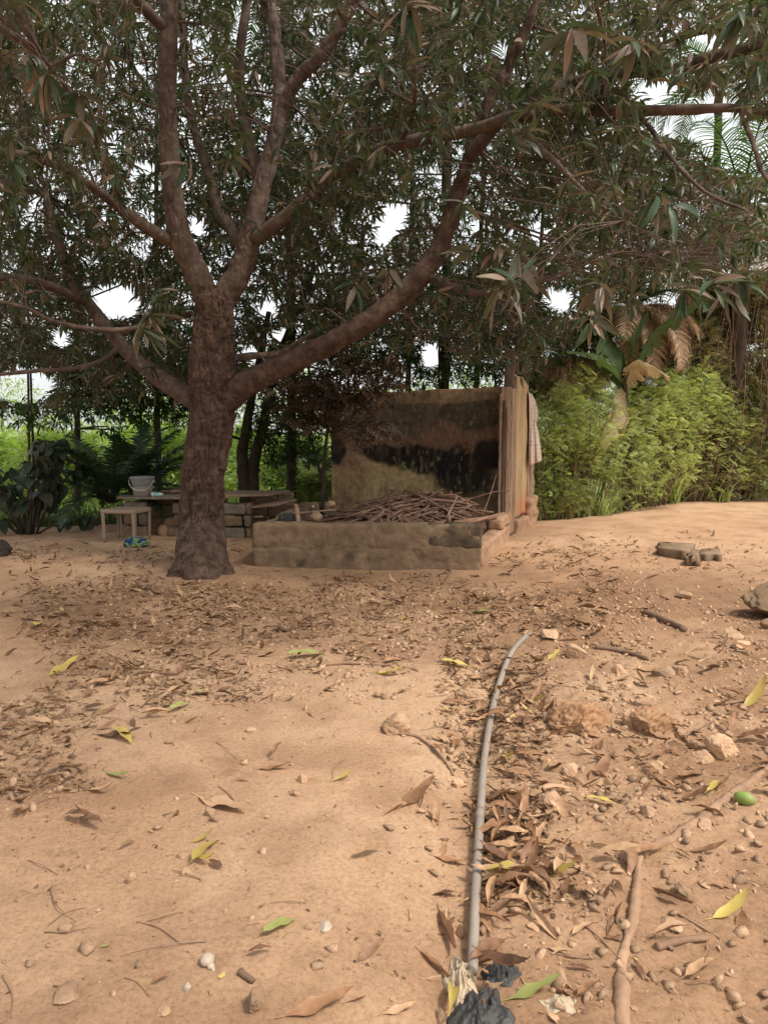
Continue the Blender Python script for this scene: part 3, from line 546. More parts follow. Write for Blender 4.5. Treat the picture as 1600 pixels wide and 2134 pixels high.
def grove_tree(px_, Yb, cen, rad, nros, label, group='trees behind the yard', trunk=None, per=8, ln=(.14, .21), mat=M_back, name='grove_tree', cat='tree', dusty=.12, thr=-.1, geo_=LG_far, tr_r=.085):
    x = (px_ - 800) / F * Yb; b0 = np.array([x, Yb, gz(x, Yb) - .05]); o = thing(name, b0, label, cat, group)
    c = np.array(tuple(P(*cen))); rad = np.array(rad)
    trunk = trunk or [[(b0), b0 * .6 + c * .4 + r.normal(0, .12, 3), c + [0, 0, rad[2] * .3]]]
    nd = []
    for pts in trunk:
        pts = [np.array(tuple(p)) for p in pts]; V, qd, t_ = tube_arr(pts, np.linspace(tr_r, tr_r * .4, len(pts)), n=40, seg=14, rough=.012, seed=int(px_) % 90, groove=.006)
        link('trunk', mesh_np('trunk', V - b0, [qd, t_], M_barkdk, smooth=True), o); nd.append(catmull(pts, 20)[8:])
    nd = np.vstack(nd); Cc = r.uniform(-1, 1, (nros * 6, 3)); Cc = Cc[(Cc ** 2).sum(1) < 1] * rad + c; Cc = Cc[fbm(Cc * .9, 3, int(px_) % 77) > thr]; Cc = Cc[~in_gap(Cc)][:nros]
    Cc = Cc[Cc[:, 2] > g(Cc[:, 0], Cc[:, 1]) + .15]
    J = Joined(); cl = Cc[r.choice(len(Cc), min(60, len(Cc)), replace=False)]; nn = connect(nd, np.full(len(nd), .04), cl, tr_r * .2, .006, J, r, n=6, seg=5)
    tw = link('branches', J.mesh('branches', M_barkdk, b0), o); tw['kind'] = 'stuff'
    R, T, S, tn = rosettes(Cc, per, r.uniform(*ln, len(Cc)), r, dusty=dusty, tint=(0, .8)); kp = ~in_gap(T, .8)
    bake([(geo_, R[kp], T[kp], S[kp], tn[kp])], 'foliage', mat, b0, parent=o); return o
bA = np.array([-2.35, 13.0, gz(-2.35, 13) - .05])
grove_tree(520, 13, (600, 640, 13), (2.5, 1.8, 2.7), 1250, 'dark leafy tree with a low forked trunk rising behind the slab bench', tr_r=.12,
    trunk=[[bA, P(505, 960, 13), P(512, 900, 13), P(530, 800, 13), P(560, 650, 13.2)], [bA + [.12, 0, 0], P(528, 980, 13), P(545, 900, 13), P(575, 760, 13), P(640, 600, 13)]])
grove_tree(690, 13.6, (640, 930, 13.3), (1.15, .9, 1.35), 330, 'small leafy tree drooping down beside the left edge of the stained wall', tr_r=.05)
grove_tree(850, 14.5, (860, 420, 14.5), (3.6, 2, 3.4), 1500, 'tall dense dark tree rising straight behind the stained wall')
grove_tree(1130, 15, (1130, 520, 14.6), (2.5, 1.8, 2.9), 1150, 'dark tree behind the timber post with leaves hanging over the plank door')
grove_tree(150, 14, (160, 700, 13.6), (3.4, 2, 1.9), 1000, 'airy thin tree standing behind the broad leaved shrub', thr=.0)
grove_tree(330, 14.5, (330, 320, 14), (4.2, 2, 3.2), 1500, 'tall tree behind the left side of the mango crown')
grove_tree(1010, 16, (1020, 100, 15.5), (4.5, 2, 3.0), 1300, 'tallest tree of the grove with its crown at the top of the view')
grove_tree(1350, 14.5, (1330, 400, 13.8), (1.7, 1.4, 1.6), 420, 'slender tree before the oil palms with open sky beside it')
for k_, (px_, yb, cx_, cy_, rd_, n_, lab) in enumerate([(780, 13.5, 780, 715, (1.3, .9, 1.0), 420, 'dark understory tree peeping over the left half of the stained wall'), (905, 13.2, 915, 690, (1.25, .9, 1.1), 420, 'understory tree with drooping leaves over the middle of the stained wall'), (1010, 13.9, 1020, 690, (1.1, .8, 1.1), 380, 'understory tree over the right half of the stained wall left of the timber post'),
      (1120, 13.4, 1110, 680, (.9, .8, 1.1), 330, 'understory tree right of the timber post above the hanging cloth'), (60, 13.2, 60, 640, (2.0, 1.1, 1.7), 620, 'airy understory tree at the far left edge'), (290, 13.4, 290, 730, (1.7, 1.0, 1.25), 560, 'airy understory tree behind the left low limb'), (60, 12.6, 60, 790, (1.6, .9, .75), 520, 'airy understory tree with low foliage above the broad leaved shrub'), (330, 12.9, 320, 800, (1.3, .8, .7), 460, 'understory tree with low foliage directly above the bucket'), (600, 12.6, 620, 800, (1.3, .8, 1.1), 480, 'understory tree with fine leaves under the right low limb')]):
    grove_tree(px_, yb, (cx_, cy_ - 8, yb), (rd_[0] * 1.1, rd_[1], rd_[2] * 1.15), int(n_ * 1.6), lab, tr_r=.04, thr=-.3, ln=(.12, .18), group='understory trees behind the yard')
spray(P(672, 1075, 10.75), [((735, 790, 9.9), (.75, .35, .42), 150), ((690, 850, 10.0), (.4, .3, .35), 55), ((770, 895, 9.75), (.36, .2, .16), 36), ((625, 830, 10.3), (.4, .3, .5), 60)],
      [[P(672, 1080, 10.8), P(676, 960, 10.6), P(690, 850, 10.3), P(720, 770, 10)], [P(690, 850, 10.3), P(735, 830, 10), P(790, 880, 9.8)]], 'sapling with dusty brown leaves drooping over the left end of the stained wall')
# thin poles of young trees behind the limb
for k, (x, yb) in enumerate([(640, 15), (722, 15.8)]):
    p0 = P(x, 1010, yb); p0.z = gz(p0.x, p0.y) - .05
    o = tube('sapling', [p0, P(x + 4, 800, yb), P(x - 3, 600, yb), P(x + 8, 350, yb)], [.03, .028, .022, .012], M_barkdk, origin=p0, n=24, seg=8, rough=.004)
    tag(o, 'thin straight sapling pole standing among the dark trees between trunk and wall', 'sapling', 'sapling poles in the grove')

# ------------------------------------------------------------------ palms
def frond(base_, az, pitch, L, droop, nleaf=44, ll=.55, mat=M_palm, parent=None, origin=(0, 0, 0), hang=.5, curl=0., seed=0, gap=None):
    rr_ = np.random.default_rng(seed); ns = 26; t = np.linspace(0, 1, ns); a = pitch - droop * t ** 1.4
    st = L / ns; hx = np.cumsum(np.cos(a) * st); hz = np.cumsum(np.sin(a) * st); dirh = np.array([-math.sin(az), math.cos(az), 0])
    pts = np.array(base_) + dirh * hx[:, None] + np.array([0, 0, 1]) * hz[:, None]
    J = Joined(); V, qd, tr = tube_arr(pts[::3], np.linspace(.022, .005, len(pts[::3])), n=22, seg=5); J.add(V, qd, tr, tint=.5)
    side = np.array([math.cos(az), math.sin(az), 0])
    for k in range(nleaf):
        tt = .12 + .87 * (k + rr_.uniform(-.3, .3)) / nleaf; i0 = min(ns - 2, int(tt * (ns - 1))); f = tt * (ns - 1) - i0; p = pts[i0] * (1 - f) + pts[i0 + 1] * f
        tg = pts[i0 + 1] - pts[i0]; tg /= np.linalg.norm(tg); up = np.cross(side, tg)
        l_ = ll * (math.sin(math.pi * min(1, tt * .9 + .12)) ** .6) * rr_.uniform(.8, 1.1)
        for s in (-1, 1):
            d = side * s * .8 + tg * .55 + up * rr_.uniform(.0, .35); d /= np.linalg.norm(d); m = 5; q_ = p.copy(); ring = []
            for j in range(m + 1):
                wd = (.010 if mat is M_palmdead else .015) * (1 - (j / m) ** 2) + .002; wv = np.cross(d, up); wv /= np.linalg.norm(wv) + 1e-9
                ring += [q_ - tg * wd, q_ + tg * wd]; q_ = q_ + d * l_ / m
                d = d + np.array([0, 0, -hang * (j + 1) / m * 1.2]); 
                if curl: d = d + (-side * s * curl + np.array([0, 0, .2 * curl])) * (j / m)
                d /= np.linalg.norm(d)
            J.add(np.array(ring), [(2*j, 2*j+1, 2*j+3, 2*j+2) for j in range(m)], tint=float(rr_.uniform(0, 1)))
    return link('frond', J.mesh('frond', mat, origin, smooth=False), parent)
def palm(name, label, crown, Yb, green, dead, trunk_r=.16, L=3.2, gmat=M_palm, cat='palm', seed=0, group=None):
    rr_ = np.random.default_rng(seed); c = np.array(tuple(P(*crown))); b0 = np.array([c[0], Yb, gz(c[0], Yb) - .05]); o = thing(name, b0, label, cat, group)
    if c[2] - b0[2] > .8:
        V, qd, tr = tube_arr([b0, b0 * .5 + c * .5 + [.05, 0, 0], c], [trunk_r * 1.2, trunk_r, trunk_r * 1.1], n=60, seg=18, rough=.03, rs=9, groove=.02); link('trunk', mesh_np('trunk', V - b0, [qd, tr], M_barkdk, smooth=True), o)
    for k, (az, pt, dr, l_) in enumerate(green): frond(c, az, pt, l_ * L, dr, mat=gmat, parent=o, origin=b0, seed=seed * 50 + k, ll=.17 * L if L < 2.2 else .52, hang=.35)
    for k, (az, pt, dr, l_) in enumerate(dead): frond(c, az, pt, l_ * L, dr, mat=M_palmdead, parent=o, origin=b0, seed=seed * 70 + k, ll=.55, hang=.7, curl=1.1, nleaf=70)
    return o
rp = np.random.default_rng(9)
ring = lambda n, p, d, l: [(k * 6.283 / n + rp.normal(0, .15), rp.uniform(*p), rp.uniform(*d), rp.uniform(*l)) for k in range(n)]
palm('oil_palm', 'oil palm at the right edge with green fronds and a brown skirt of dead ones', (1545, 430, 14.5), 14.5, ring(16, (.2, 1.1), (1.3, 2.2), (.8, 1.1)), ring(14, (-.7, -.1), (.9, 1.5), (.65, .9)), seed=1)
palm('oil_palm', 'smaller oil palm with curled tan dead fronds drooping over the green bushes', (1320, 640, 14.3), 14.3, ring(12, (.2, 1.0), (1.2, 2.0), (.5, .75)), ring(26, (-.5, .2), (1.3, 2.0), (.38, .62)), seed=2, trunk_r=.12)
palm('oil_palm', 'oil palm half hidden behind the plank door with tan dead fronds hanging', (1185, 745, 13.9), 13.9, ring(6, (.5, 1.0), (1.0, 1.8), (.35, .5)), ring(20, (-.5, .1), (1.2, 2.0), (.28, .46)), seed=3, trunk_r=.1)
palm('tall_palm', 'tall palm whose yellowish fronds show through the crown at the top centre', (930, -90, 13.5), 13.5, trunk_r=.09, green= ring(14, (-.2, .8), (1.2, 2.0), (.7, .95)), dead=ring(5, (-.8, -.3), (.5, .9), (.5, .6)), seed=4)
palm('tall_palm', 'tall palm with thin feathery fronds seen between the upright limbs', (590, -120, 13.5), 13.5, trunk_r=.08, green=ring(12, (-.2, .8), (1.2, 2.0), (.6, .9)), dead=[], seed=5)
palm('tall_palm', 'tall palm beyond the far right limb with fronds against the white sky', (1500, 150, 17), 17, trunk_r=.08, green= ring(13, (-.2, .8), (1.2, 2.0), (.6, .8)), dead=[], seed=6)
palm('young_palm', 'low dark young palm with arching fronds left of the slab bench', (232, 1050, 11.2), 11.2, ring(17, (.35, 1.35), (.6, 1.5), (.8, 1.15)), [], L=1.5, gmat=M_palmdark, seed=7)
palm('young_palm', 'low young palm with stiff fronds behind the plastic table', (285, 1030, 11.8), 11.8, ring(12, (.6, 1.4), (.5, 1.2), (.75, 1.0)), [], L=1.5, gmat=M_palmdark, seed=8)

# ------------------------------------------------------------------ banana plant with torn leaves
def big_leaf(p0, p1, p2, wid, mat, parent, origin, seed, tears=6, roll=0.):
    n = 30; C = catmull([p0, (np.array(p0) + np.array(p1)) / 2 + [0, 0, .04], p1, p2], n); rr_ = np.random.default_rng(seed); T_ = np.gradient(C, axis=0); T_ /= np.linalg.norm(T_, axis=1)[:, None]
    s = np.cross(T_, [0, 0, 1]); s /= np.linalg.norm(s, axis=1)[:, None]; u = np.cross(s, T_); s = s * math.cos(roll) + u * math.sin(roll)
    t = np.linspace(0, 1, n); wv = wid * np.sin(np.pi * (.06 + .9 * t)) ** .55; V = []; Q = []
    for sd in (-1, 1):
        cut = np.ones(n); cut[rr_.choice(np.arange(3, n - 2), tears, replace=False)] = .45
        for j in range(5):
            f = j / 4; ww = wv * f * np.where(f > .5, cut, 1)
            V.append(C + s * sd * ww[:, None] * math.cos(.35) + (np.array([0, 0, -1]) * (ww * f * .45)[:, None]) + np.array([0, 0, 1]) * (.02 * np.sin(t * 30 + sd) * f)[:, None])
    V = np.vstack(V)
    for b_ in (0, 5):
        for j in range(4):
            for k in range(n - 1): Q.append(((b_ + j) * n + k, (b_ + j) * n + k + 1, (b_ + j + 1) * n + k + 1, (b_ + j + 1) * n + k))
    o = link('leaf', mesh_np('leaf', V - np.array(origin), [np.array(Q)], mat, np.full(len(V), rr_.uniform(.2, .9)), smooth=True), parent); return o
b0 = np.array([4.24, 13.0, gz(4.24, 13.0)]); ban = thing('banana_plant', b0, 'banana plant with broad torn leaves, one dry and tan, above the green bushes', 'banana plant')
tube('stem', [b0, P(1310, 950, 13.0), P(1300, 800, 13.0)], [.07, .06, .05], M_barkdk, parent=ban, origin=b0, n=20, seg=12)
for k, (a, b_, c_, wd, m_, rl) in enumerate([((1300, 800, 13.0), (1340, 755, 12.7), (1395, 785, 12.4), .24, M_banana_dry, .5), ((1295, 800, 13.0), (1250, 740, 12.7), (1180, 730, 12.6), .23, M_banana, .2),
      ((1300, 800, 13.0), (1260, 700, 13.1), (1230, 620, 13.1), .3, M_banana, .8), ((1305, 800, 13.0), (1370, 690, 12.9), (1460, 620, 12.7), .24, M_banana, .6), ((1300, 810, 13.0), (1290, 860, 12.6), (1255, 930, 12.4), .2, M_banana_dry, .9), ((1300, 800, 13.0), (1320, 700, 13.3), (1350, 650, 13.5), .25, M_banana, 1.2)]):
    lf = big_leaf(tuple(P(*a)), tuple(P(*b_)), tuple(P(*c_)), wd, m_, ban, b0, 30 + k, roll=rl)
    if m_ is M_banana_dry: lf['label'] = 'dry tan leaf blade'

# ------------------------------------------------------------------ feathery bushes on the right, vine mass, grass
def sprig_geo(np_=7, ll=.30, w_=.11, seed=0):
    V = []; Q = []
    for k in range(np_):
        y = (k + .6) / np_
        for s in (-1, 1):
            l_ = ll * math.sin(math.pi * (.15 + .75 * y)); n0 = len(V); z = -.25 * y * y
            V += [(0, y, z), (s * l_ * .5, y + l_ * .22 - w_ * .5, z - .02), (s * l_, y + l_ * .3, z - .06), (s * l_ * .5, y + l_ * .22 + w_ * .5, z)]; Q.append((n0, n0+1, n0+2, n0+3) if s > 0 else (n0+3, n0+2, n0+1, n0))
    n0 = len(V); V += [(-.008, 0, 0), (.008, 0, 0), (.006, 1, -.25), (-.006, 1, -.25)]; Q.append((n0, n0+1, n0+2, n0+3)); return np.array(V), np.array(Q)
SPRIG = sprig_geo(); SPRIG2 = sprig_geo(5, .42, .2)
def bush(name, label, x, Y, rad, top, n, mat, geo_=SPRIG, ln=(.12, .24), cat='bush', group=None, nst=16, stmat=M_stick, stems=True, tint=(0, 1), zlow=.1):
    b0 = np.array([x, Y, gz(x, Y) - .03]); o = thing(name, b0, label, cat, group); H = top - b0[2]; K = n * 3
    u = r.uniform(-1, 1, (K, 2)); z = r.beta(1.7, 1.1, K); prof = np.sin(np.pi * np.clip(.18 + .72 * z, 0, 1)) ** .6; rr_ = np.linalg.norm(u, axis=1)
    C_ = np.column_stack([u[:, 0] * rad[0] * prof, u[:, 1] * rad[1] * prof, zlow + z * H * (1 - .10 * rr_)])[(rr_ < 1)]; C_ = C_ + b0; C_ = C_[fbm(C_ * 2.2, 3, int(abs(x) * 10)) > -.16][:n]
    if geo_ is SPRIG and n > 1000:
        lc = np.column_stack([r.uniform(-.85, .85, 11) * rad[0], r.uniform(-.8, .8, 11) * rad[1], H * r.uniform(.35, .98, 11)]) + b0; h2 = len(C_) // 2; li = r.integers(0, 11, h2); C_[:h2] = lc[li] + r.normal(0, 1, (h2, 3)) * [.24, .22, .17]; C_ = C_[C_[:, 2] > b0[2] + .05]
    C_[:, 2] += .2 * H * fbm(C_ * [1.8, 1.8, 0], 2, 4)
    m = len(C_); out = C_ - (b0 + [0, 0, H * .3]); yaw = np.arctan2(-out[:, 0], out[:, 1]) + r.normal(0, .8, m)
    R = rotm(yaw, r.uniform(-.5, .9, m), r.normal(0, .5, m)); hgt = (C_[:, 2] - b0[2]) / H
    tn = np.clip(tint[0] + (tint[1] - tint[0]) * (r.uniform(0, 1, m) * .6 + .4 * np.clip(fbm(C_ * 1.7, 2, 6) + .5, 0, 1)), 0, 1)
    bake([(geo_, R, C_, r.uniform(*ln, m), tn)], 'foliage', mat, b0, parent=o)
    for k in range(nst if stems else 0):
        a = r.uniform(0, 6.28); d = r.uniform(.2, .9); e = np.array([math.cos(a) * rad[0] * d, math.sin(a) * rad[1] * d, H * r.uniform(.6, .9)]); s0 = np.array([math.cos(a) * .12, math.sin(a) * .1, 0]) * r.uniform(.3, 3)
        V, qd, tr = tube_arr([s0, s0 + e * .35 + r.normal(0, .05, 3), s0 + e * .7 + [0, 0, .06], s0 + e], [.013, .011, .008, .004], n=12, seg=5); link('stem', mesh_np('stem', V, [qd, tr], stmat, smooth=True), o)
    return o
for k, (px_, Y, rx, py_, lab) in enumerate([(1150, 12.7, .85, 835, 'light green feathery bush touching the hanging cloth beside the door'), (1225, 12.9, 1.1, 812, 'light green feathery bush under the banana leaves'),
      (1345, 13.6, 1.05, 812, 'bright feathery bush with brown canes at its foot behind the dirt ledge'), (1440, 14.3, 1.05, 800, 'green feathery bush above the pale grass clump'), (1530, 15.0, 1.0, 850, 'green feathery bush farthest right before the vine tangle')]):
    bush('feathery_bush', lab, (px_ - 800) / F * Y, Y, (rx, .8), EYE + (894 - py_ + 18) / F * Y, 3300, M_lime, SPRIG, group='feathery bushes past the dirt edge', ln=(.07, .19), nst=34)
bush('low_bush', 'low shaded bush at the foot of the daub wall corner', 2.75, 12.3, (.7, .5), .62, 700, M_lime, group=None, ln=(.10, .18), tint=(0, .5))
bush('vine_tangle', 'tall tangle of dry vines and pale leaves at the right edge', 7.1, 15.0, (1.6, .8), 4.6, 7500, M_vine, SPRIG2, (.12, .22), cat='vines', nst=40)
bush('vine_tangle', 'brownish leafy vine tangle behind the feathery bushes', 5.9, 14.7, (1.1, .7), 3.9, 5200, M_vine, SPRIG2, (.11, .20), cat='vines', nst=24)
bush('dark_thicket', 'dark thicket at the right edge low behind the grass', 8.0, 16.2, (1.5, .8), 2.0, 1500, M_back, SPRIG2, (.15, .25), cat='thicket', nst=14)
vr = np.random.default_rng(77)
J = Joined()
for k in range(80):
    x, Y = vr.uniform(5.2, 8.2), vr.uniform(13.9, 14.3); z1 = vr.uniform(2.2, 5.2); p = np.array([x, Y, z1])
    V, qd, tr = tube_arr([p, p + vr.normal(0, .15, 3) + [0, 0, -z1 * .3], p + vr.normal(0, .25, 3) + [0, 0, -z1 * .6], p + vr.normal(0, .2, 3) + [0, 0, -z1 * .85]], [.006, .007, .006, .004], n=14, seg=4); J.add(V, qd)
o = link('hanging_vines', J.mesh('hanging_vines', M_stick, (6.5, 15.2, 2)), None, (6.5, 15.2, 2)); tag(o, 'thin dry vine strands hanging through the tangle at right', 'vines', kind='stuff')
BLADE = (np.array([(-.02, 0, 0), (.02, 0, 0), (.018, .35, .0), (-.018, .35, 0), (.013, .7, -.10), (-.013, .7, -.10), (.001, 1, -.32), (-.001, 1, -.32)]), np.array([(0, 1, 2, 3), (3, 2, 4, 5), (5, 4, 6, 7)]))
def grass(name, label, pts, ln, mat, parent=None, pitch=(.8, 1.5), wide=1., kind='stuff', cat='grass', origin=None):
    pts = np.asarray(pts); m = len(pts); R = rotm(r.uniform(0, 6.28, m), r.uniform(*pitch, m), r.normal(0, .2, m)); ge = (BLADE[0] * np.array([wide, 1, 1]), BLADE[1])
    org = np.array(origin if origin is not None else pts.mean(0)); o = bake([(ge, R, pts, r.uniform(*ln, m), r.uniform(0, 1, m))], name, mat, org, kind=kind); tag(o, label, cat); return o
def scatter(x0, x1, y0, y1, n, f=None):
    p = np.column_stack([r.uniform(x0, x1, n), r.uniform(y0, y1, n)]); 
    if f is not None: p = p[f(p[:, 0], p[:, 1])]
    return np.column_stack([p, g(p[:, 0], p[:, 1])])
grass('undergrowth_grass', 'thin grass growing along the dirt edge under the bushes', scatter(1.9, 9.5, 11, 17, 9000, lambda x, y: y > crest(x) + .45), (.15, .5), M_lime)
grass('field_grass', 'tall bright grass in the open field beyond the slab bench', scatter(-16, 2.2, 13.5, 34, 26000), (.5, 1.15), M_field, pitch=(.9, 1.5), wide=1.6)
grass('edge_grass', 'short dark grass along the left dirt edge', scatter(-7.5, -2.5, 11.4, 13.5, 3500, lambda x, y: y > crest(x) + .3), (.2, .5), M_back)
for (px_, py_, Y, n, ln_, lab) in [(1505, 1045, 14.2, 26, (.3, .55), 'clump of broad pale blades at the far right dirt edge'), (1400, 1030, 13.8, 60, (.5, .95), 'tall arching grass clump among the feathery bushes'), (1262, 1070, 12.6, 30, (.3, .55), 'thin grass tuft before the brown canes')]:
    x = (px_ - 800) / F * Y; c = np.array([x, Y, gz(x, Y)]); pts = c + np.column_stack([vr.normal(0, .09, n), vr.normal(0, .07, n), np.zeros(n)]); grass('grass_clump', lab, pts, ln_, M_lime, pitch=(.7, 1.45), wide=2.2 if n == 26 else 1.2, kind=None, cat='grass clump', origin=c)
for k, (px_, Y, rx, py_, lab, mt) in enumerate([(350, 17, 1.2, 900, 'bright yellow green bush in the sun behind the bucket', M_field), (130, 16, 1.3, 905, 'sunny bush glimpsed left of the young palm', M_field), (480, 20, 1.3, 905, 'sunny bush between the trunk and the forked tree', M_field), (620, 17.5, 1.0, 940, 'sunny bush right of the forked tree', M_field),
      (40, 19, 1.8, 885, 'sunny bush at the left edge behind the broad leaves', M_field), (665, 14.2, .5, 960, 'bright small bush beside the left end of the stained wall', M_lime), (240, 22, 2.2, 880, 'wide sunny bush far behind the young palms', M_field)]):
    bush('sunny_bush', lab, (px_ - 800) / F * Y, Y, (rx, .9), EYE + (894 - py_) / F * Y, 1500, mt, SPRIG2, (.16, .32), nst=8, group='bushes in the bright field')
# far line of trees beyond the field
for k in range(16):
    x = -62 + k * 7.5 + r.uniform(-2, 2); Y = r.uniform(58, 80); h = r.uniform(6.0, 9.5); b0 = np.array([x, Y, gz(x, Y)]); o = thing('distant_tree', b0, '%s pale far tree beyond the field, %s' % ('taller' if h > 7.7 else 'lower', 'at the far left' if k < 6 else ('between trunk and stained wall' if k < 9 else 'through the grove behind the yard')), 'tree', 'distant trees beyond the field')
    tube('trunk', [b0, b0 + [0, 0, h * .6]], [.2, .12], M_barkdk, parent=o, origin=b0, n=6, seg=6)
    Cc = r.uniform(-1, 1, (1500, 3)); Cc = Cc[(Cc ** 2).sum(1) < 1] * [5.0, 3, h * .48] + b0 + [0, 0, h * .6]; R, T, S, tn = rosettes(Cc, 5, np.full(len(Cc), .55), r, dusty=0, tint=(.2, 1)); bake([(LG_far, R, T, S, tn)], 'crown', M_field, b0, parent=o)

# broad leaved shrub: every leaf its own
b0 = np.array([-5.1, 10.6, gz(-5.1, 10.6)]); sh = thing('broad_leaved_shrub', b0, 'dark shrub with big drooping oval leaves at the left edge', 'shrub')
BL = [leaf_geo(6, .62, .22, .55, .05, peak=.40, seed=4), leaf_geo(6, .56, .35, .8, .06, peak=.42, seed=5)]; bm_ = [mesh_np('leaf', v, [f], M_broad, smooth=True) for v, f in BL]
sr = np.random.default_rng(21); ends = []
for k in range(22):
    e = np.array([sr.uniform(-.95, .85), sr.uniform(-.6, .6), 0]); e[2] = sr.uniform(.35, 1.5) - .25 * abs(e[0]); s0 = e * [.15, .15, 0]
    V, qd, tr = tube_arr([s0, e * [.5, .5, .6], e * [.9, .9, .92], e], [.016, .013, .009, .005], n=14, seg=6); link('stem', mesh_np('stem', V, [qd, tr], M_barkdk, smooth=True), sh)
    for j in range(11): ends.append(np.array([0, 0, 0]) + catmull([s0, e * [.5, .5, .6], e * [.9, .9, .92], e], 20)[sr.integers(8, 20)])
for k, p in enumerate(ends):
    o = bpy.data.objects.new('leaf', bm_[k % 2]); COL.objects.link(o); o.parent = sh; s_ = sr.uniform(.17, .31)
    Rm = rotm(np.array(sr.uniform(0, 6.28)), np.array(sr.uniform(-1.2, .1)), np.array(sr.normal(0, .3))); M = Matrix((Rm * s_).tolist()).to_4x4(); M.translation = Vector(p); o.matrix_basis = M
# ------------------------------------------------------------------ low block wall in front of the firewood
def one(name, V, fs, mat, label=None, cat=None, parent=None, origin=None, smooth=False, group=None, **k):
    org = np.array(origin if origin is not None else (V[:, 0].mean(), V[:, 1].mean(), V[:, 2].min()))
    o = link(name, mesh_np(name, V - org, fs, mat, smooth=smooth, **k), parent, None if parent is not None else org); return tag(o, label, cat, group)
def wall_run(parent, org, a, b_, z0, rows, thick, mat, seed=0, top=0., gapw=.012, hi=True, mort=True):
    """rows: list of lists of joint fractions; every block is an object"""
    a, b_ = np.array(a), np.array(b_); d = b_ - a; L = np.linalg.norm(d); d = d / L; rz = math.atan2(d[1], d[0]); z = z0
    for k, (h, js) in enumerate(rows):
        for q_, (f0, f1) in enumerate(zip(js[:-1], js[1:])):
            c = a + d * L * (f0 + f1) / 2; hl = L * (f1 - f0) / 2 - gapw / 2; rr_ = np.random.default_rng(seed * 31 + k * 7 + q_)
            V, Q = block_arr((c[0] - org[0], c[1] - org[1], z + h / 2 - org[2]), (hl, thick / 2 + rr_.uniform(-.004, .004), h / 2 - gapw / 2), rz + rr_.normal(0, .006), seed * 13 + k * 5 + q_, .016, (30, 8, 16), .034, rs=7.)
            o = link('block', mesh_np('block', V, [Q], M_blockdark if (seed == 1 and k == 1 and q_ == 4) else (mat[(k + q_) % len(mat)] if isinstance(mat, list) else mat), smooth=True), parent)
            if seed == 1 and k == 1 and q_ == 4: o['label'] = 'blackened end block'
        z += h
    if mort:
        c = (a + b_) / 2; V, Q = block_arr((c[0] - org[0], c[1] - org[1], (z0 + z) / 2 - org[2]), (L / 2 - .012, thick / 2 + .001, (z - z0) / 2 - .008), rz, seed, .016, (130, 6, 34), .03)
        link('mortar', mesh_np('mortar', V, [Q], M_block, smooth=True), parent)
FL, FR = P(527, 1188, 8.05), P(1004, 1188, 7.95); zf = min(gz(FL.x, FL.y), gz(FR.x, FR.y)) - .04
ztop = EYE - (1093 - 894) * 7.95 / F
lw = thing('low_block_wall', (FL.x, FL.y, zf), 'low wall of two worn block courses plastered with mud in front of the firewood', 'wall')
hh_ = (ztop - zf) / 2
wall_run(lw, (FL.x, FL.y, zf), (FL.x, FL.y + .1), (FR.x, FR.y + .1), zf, [(hh_, [0, .235, .5, .705, 1]), (hh_, [0, .12, .325, .54, .767, 1])], .2, [M_block, M_block], 1, gapw=.006)
SR0, SR1 = np.array([FR.x - .05, FR.y + .22]), np.array([P(1050, 1100, 10.2).x, 10.2])
sw = thing('side_block_wall', (SR0[0], SR0[1], 0), 'short stepped clay covered block wall running back from the right end to the timber post', 'wall')
wall_run(sw, (SR0[0], SR0[1], 0), SR0, SR1, -.04, [(.26, [0, .22, .46, .72, 1]), (.15, [.62, .8, 1])], .19, M_clay, 2, mort=False)
SL0, SL1 = np.array([FL.x + .1, FL.y + .22]), np.array([P(640, 1060, 11.0).x, 11.0])
sl = thing('back_block_wall', (SL0[0], SL0[1], 0), 'low block wall running back from the left end of the front wall to the stained wall', 'wall')
wall_run(sl, (SL0[0], SL0[1], 0), SL0, SL1, -.04, [(.25, [0, .17, .34, .5, .67, .84, 1]), (.22, [.0, .22, .4, .58, .8, 1])], .18, M_block, 3, mort=False)
sx = thing('rear_block_wall', (SL1[0], SL1[1], 0), 'low block wall closing the back between the bench and the stained wall', 'wall')
wall_run(sx, (SL1[0], SL1[1], 0), (P(520, 1060, 10.9).x, 10.95), (P(700, 1060, 11.1).x, 11.15), -.04, [(.24, [0, .33, .66, 1]), (.22, [.0, .2, .55, .8, 1]), (.16, [.0, .3, .5])], .17, M_block, 4, mort=False)

# ------------------------------------------------------------------ stained plaster wall
WL, WR = np.array([P(690, 900, 11.25).x, 11.25]), np.array([P(1047, 900, 10.42).x, 10.42])
WB, HT = -.05, 0
nu, nv = 190, 150; U, Vv = np.meshgrid(np.linspace(0, 1, nu), np.linspace(0, 1, nv)); dW = WR - WL; LW = np.linalg.norm(dW); dW = dW / LW; nW = np.array([dW[1], -dW[0]])
topz = EYE + (894 - np.interp(U[0], [0, .18, .3, .5, .7, .85, 1], [824, 820, 818, 815, 812, 811, 806])) * (WL[1] * (1 - U[0]) + WR[1] * U[0]) / F
topz = topz + .014 * fbm(np.stack([U[0] * 16, U[0] * 0, U[0] * 0], -1), 3, 60)
Z = WB + Vv * (topz[None] - WB); Xw = WL[0] + dW[0] * LW * U; Yw = WL[1] + dW[1] * LW * U
pp = np.stack([Xw, Yw, Z], -1); dsp = .014 * fbm(pp * 3, 4, 61) + .006 * fbm(pp * 18, 3, 62)
Xf, Yf = Xw + nW[0] * dsp, Yw + nW[1] * dsp
pu, pv, _ = proj(np.stack([Xf, Yf, Z], -1))
nz = fbm(pp * [2.2, 2.2, 2.2], 4, 63); nzf = fbm(pp * [9, 9, 4], 4, 64); drip = fbm(pp * [14, 14, 1.3], 3, 65)
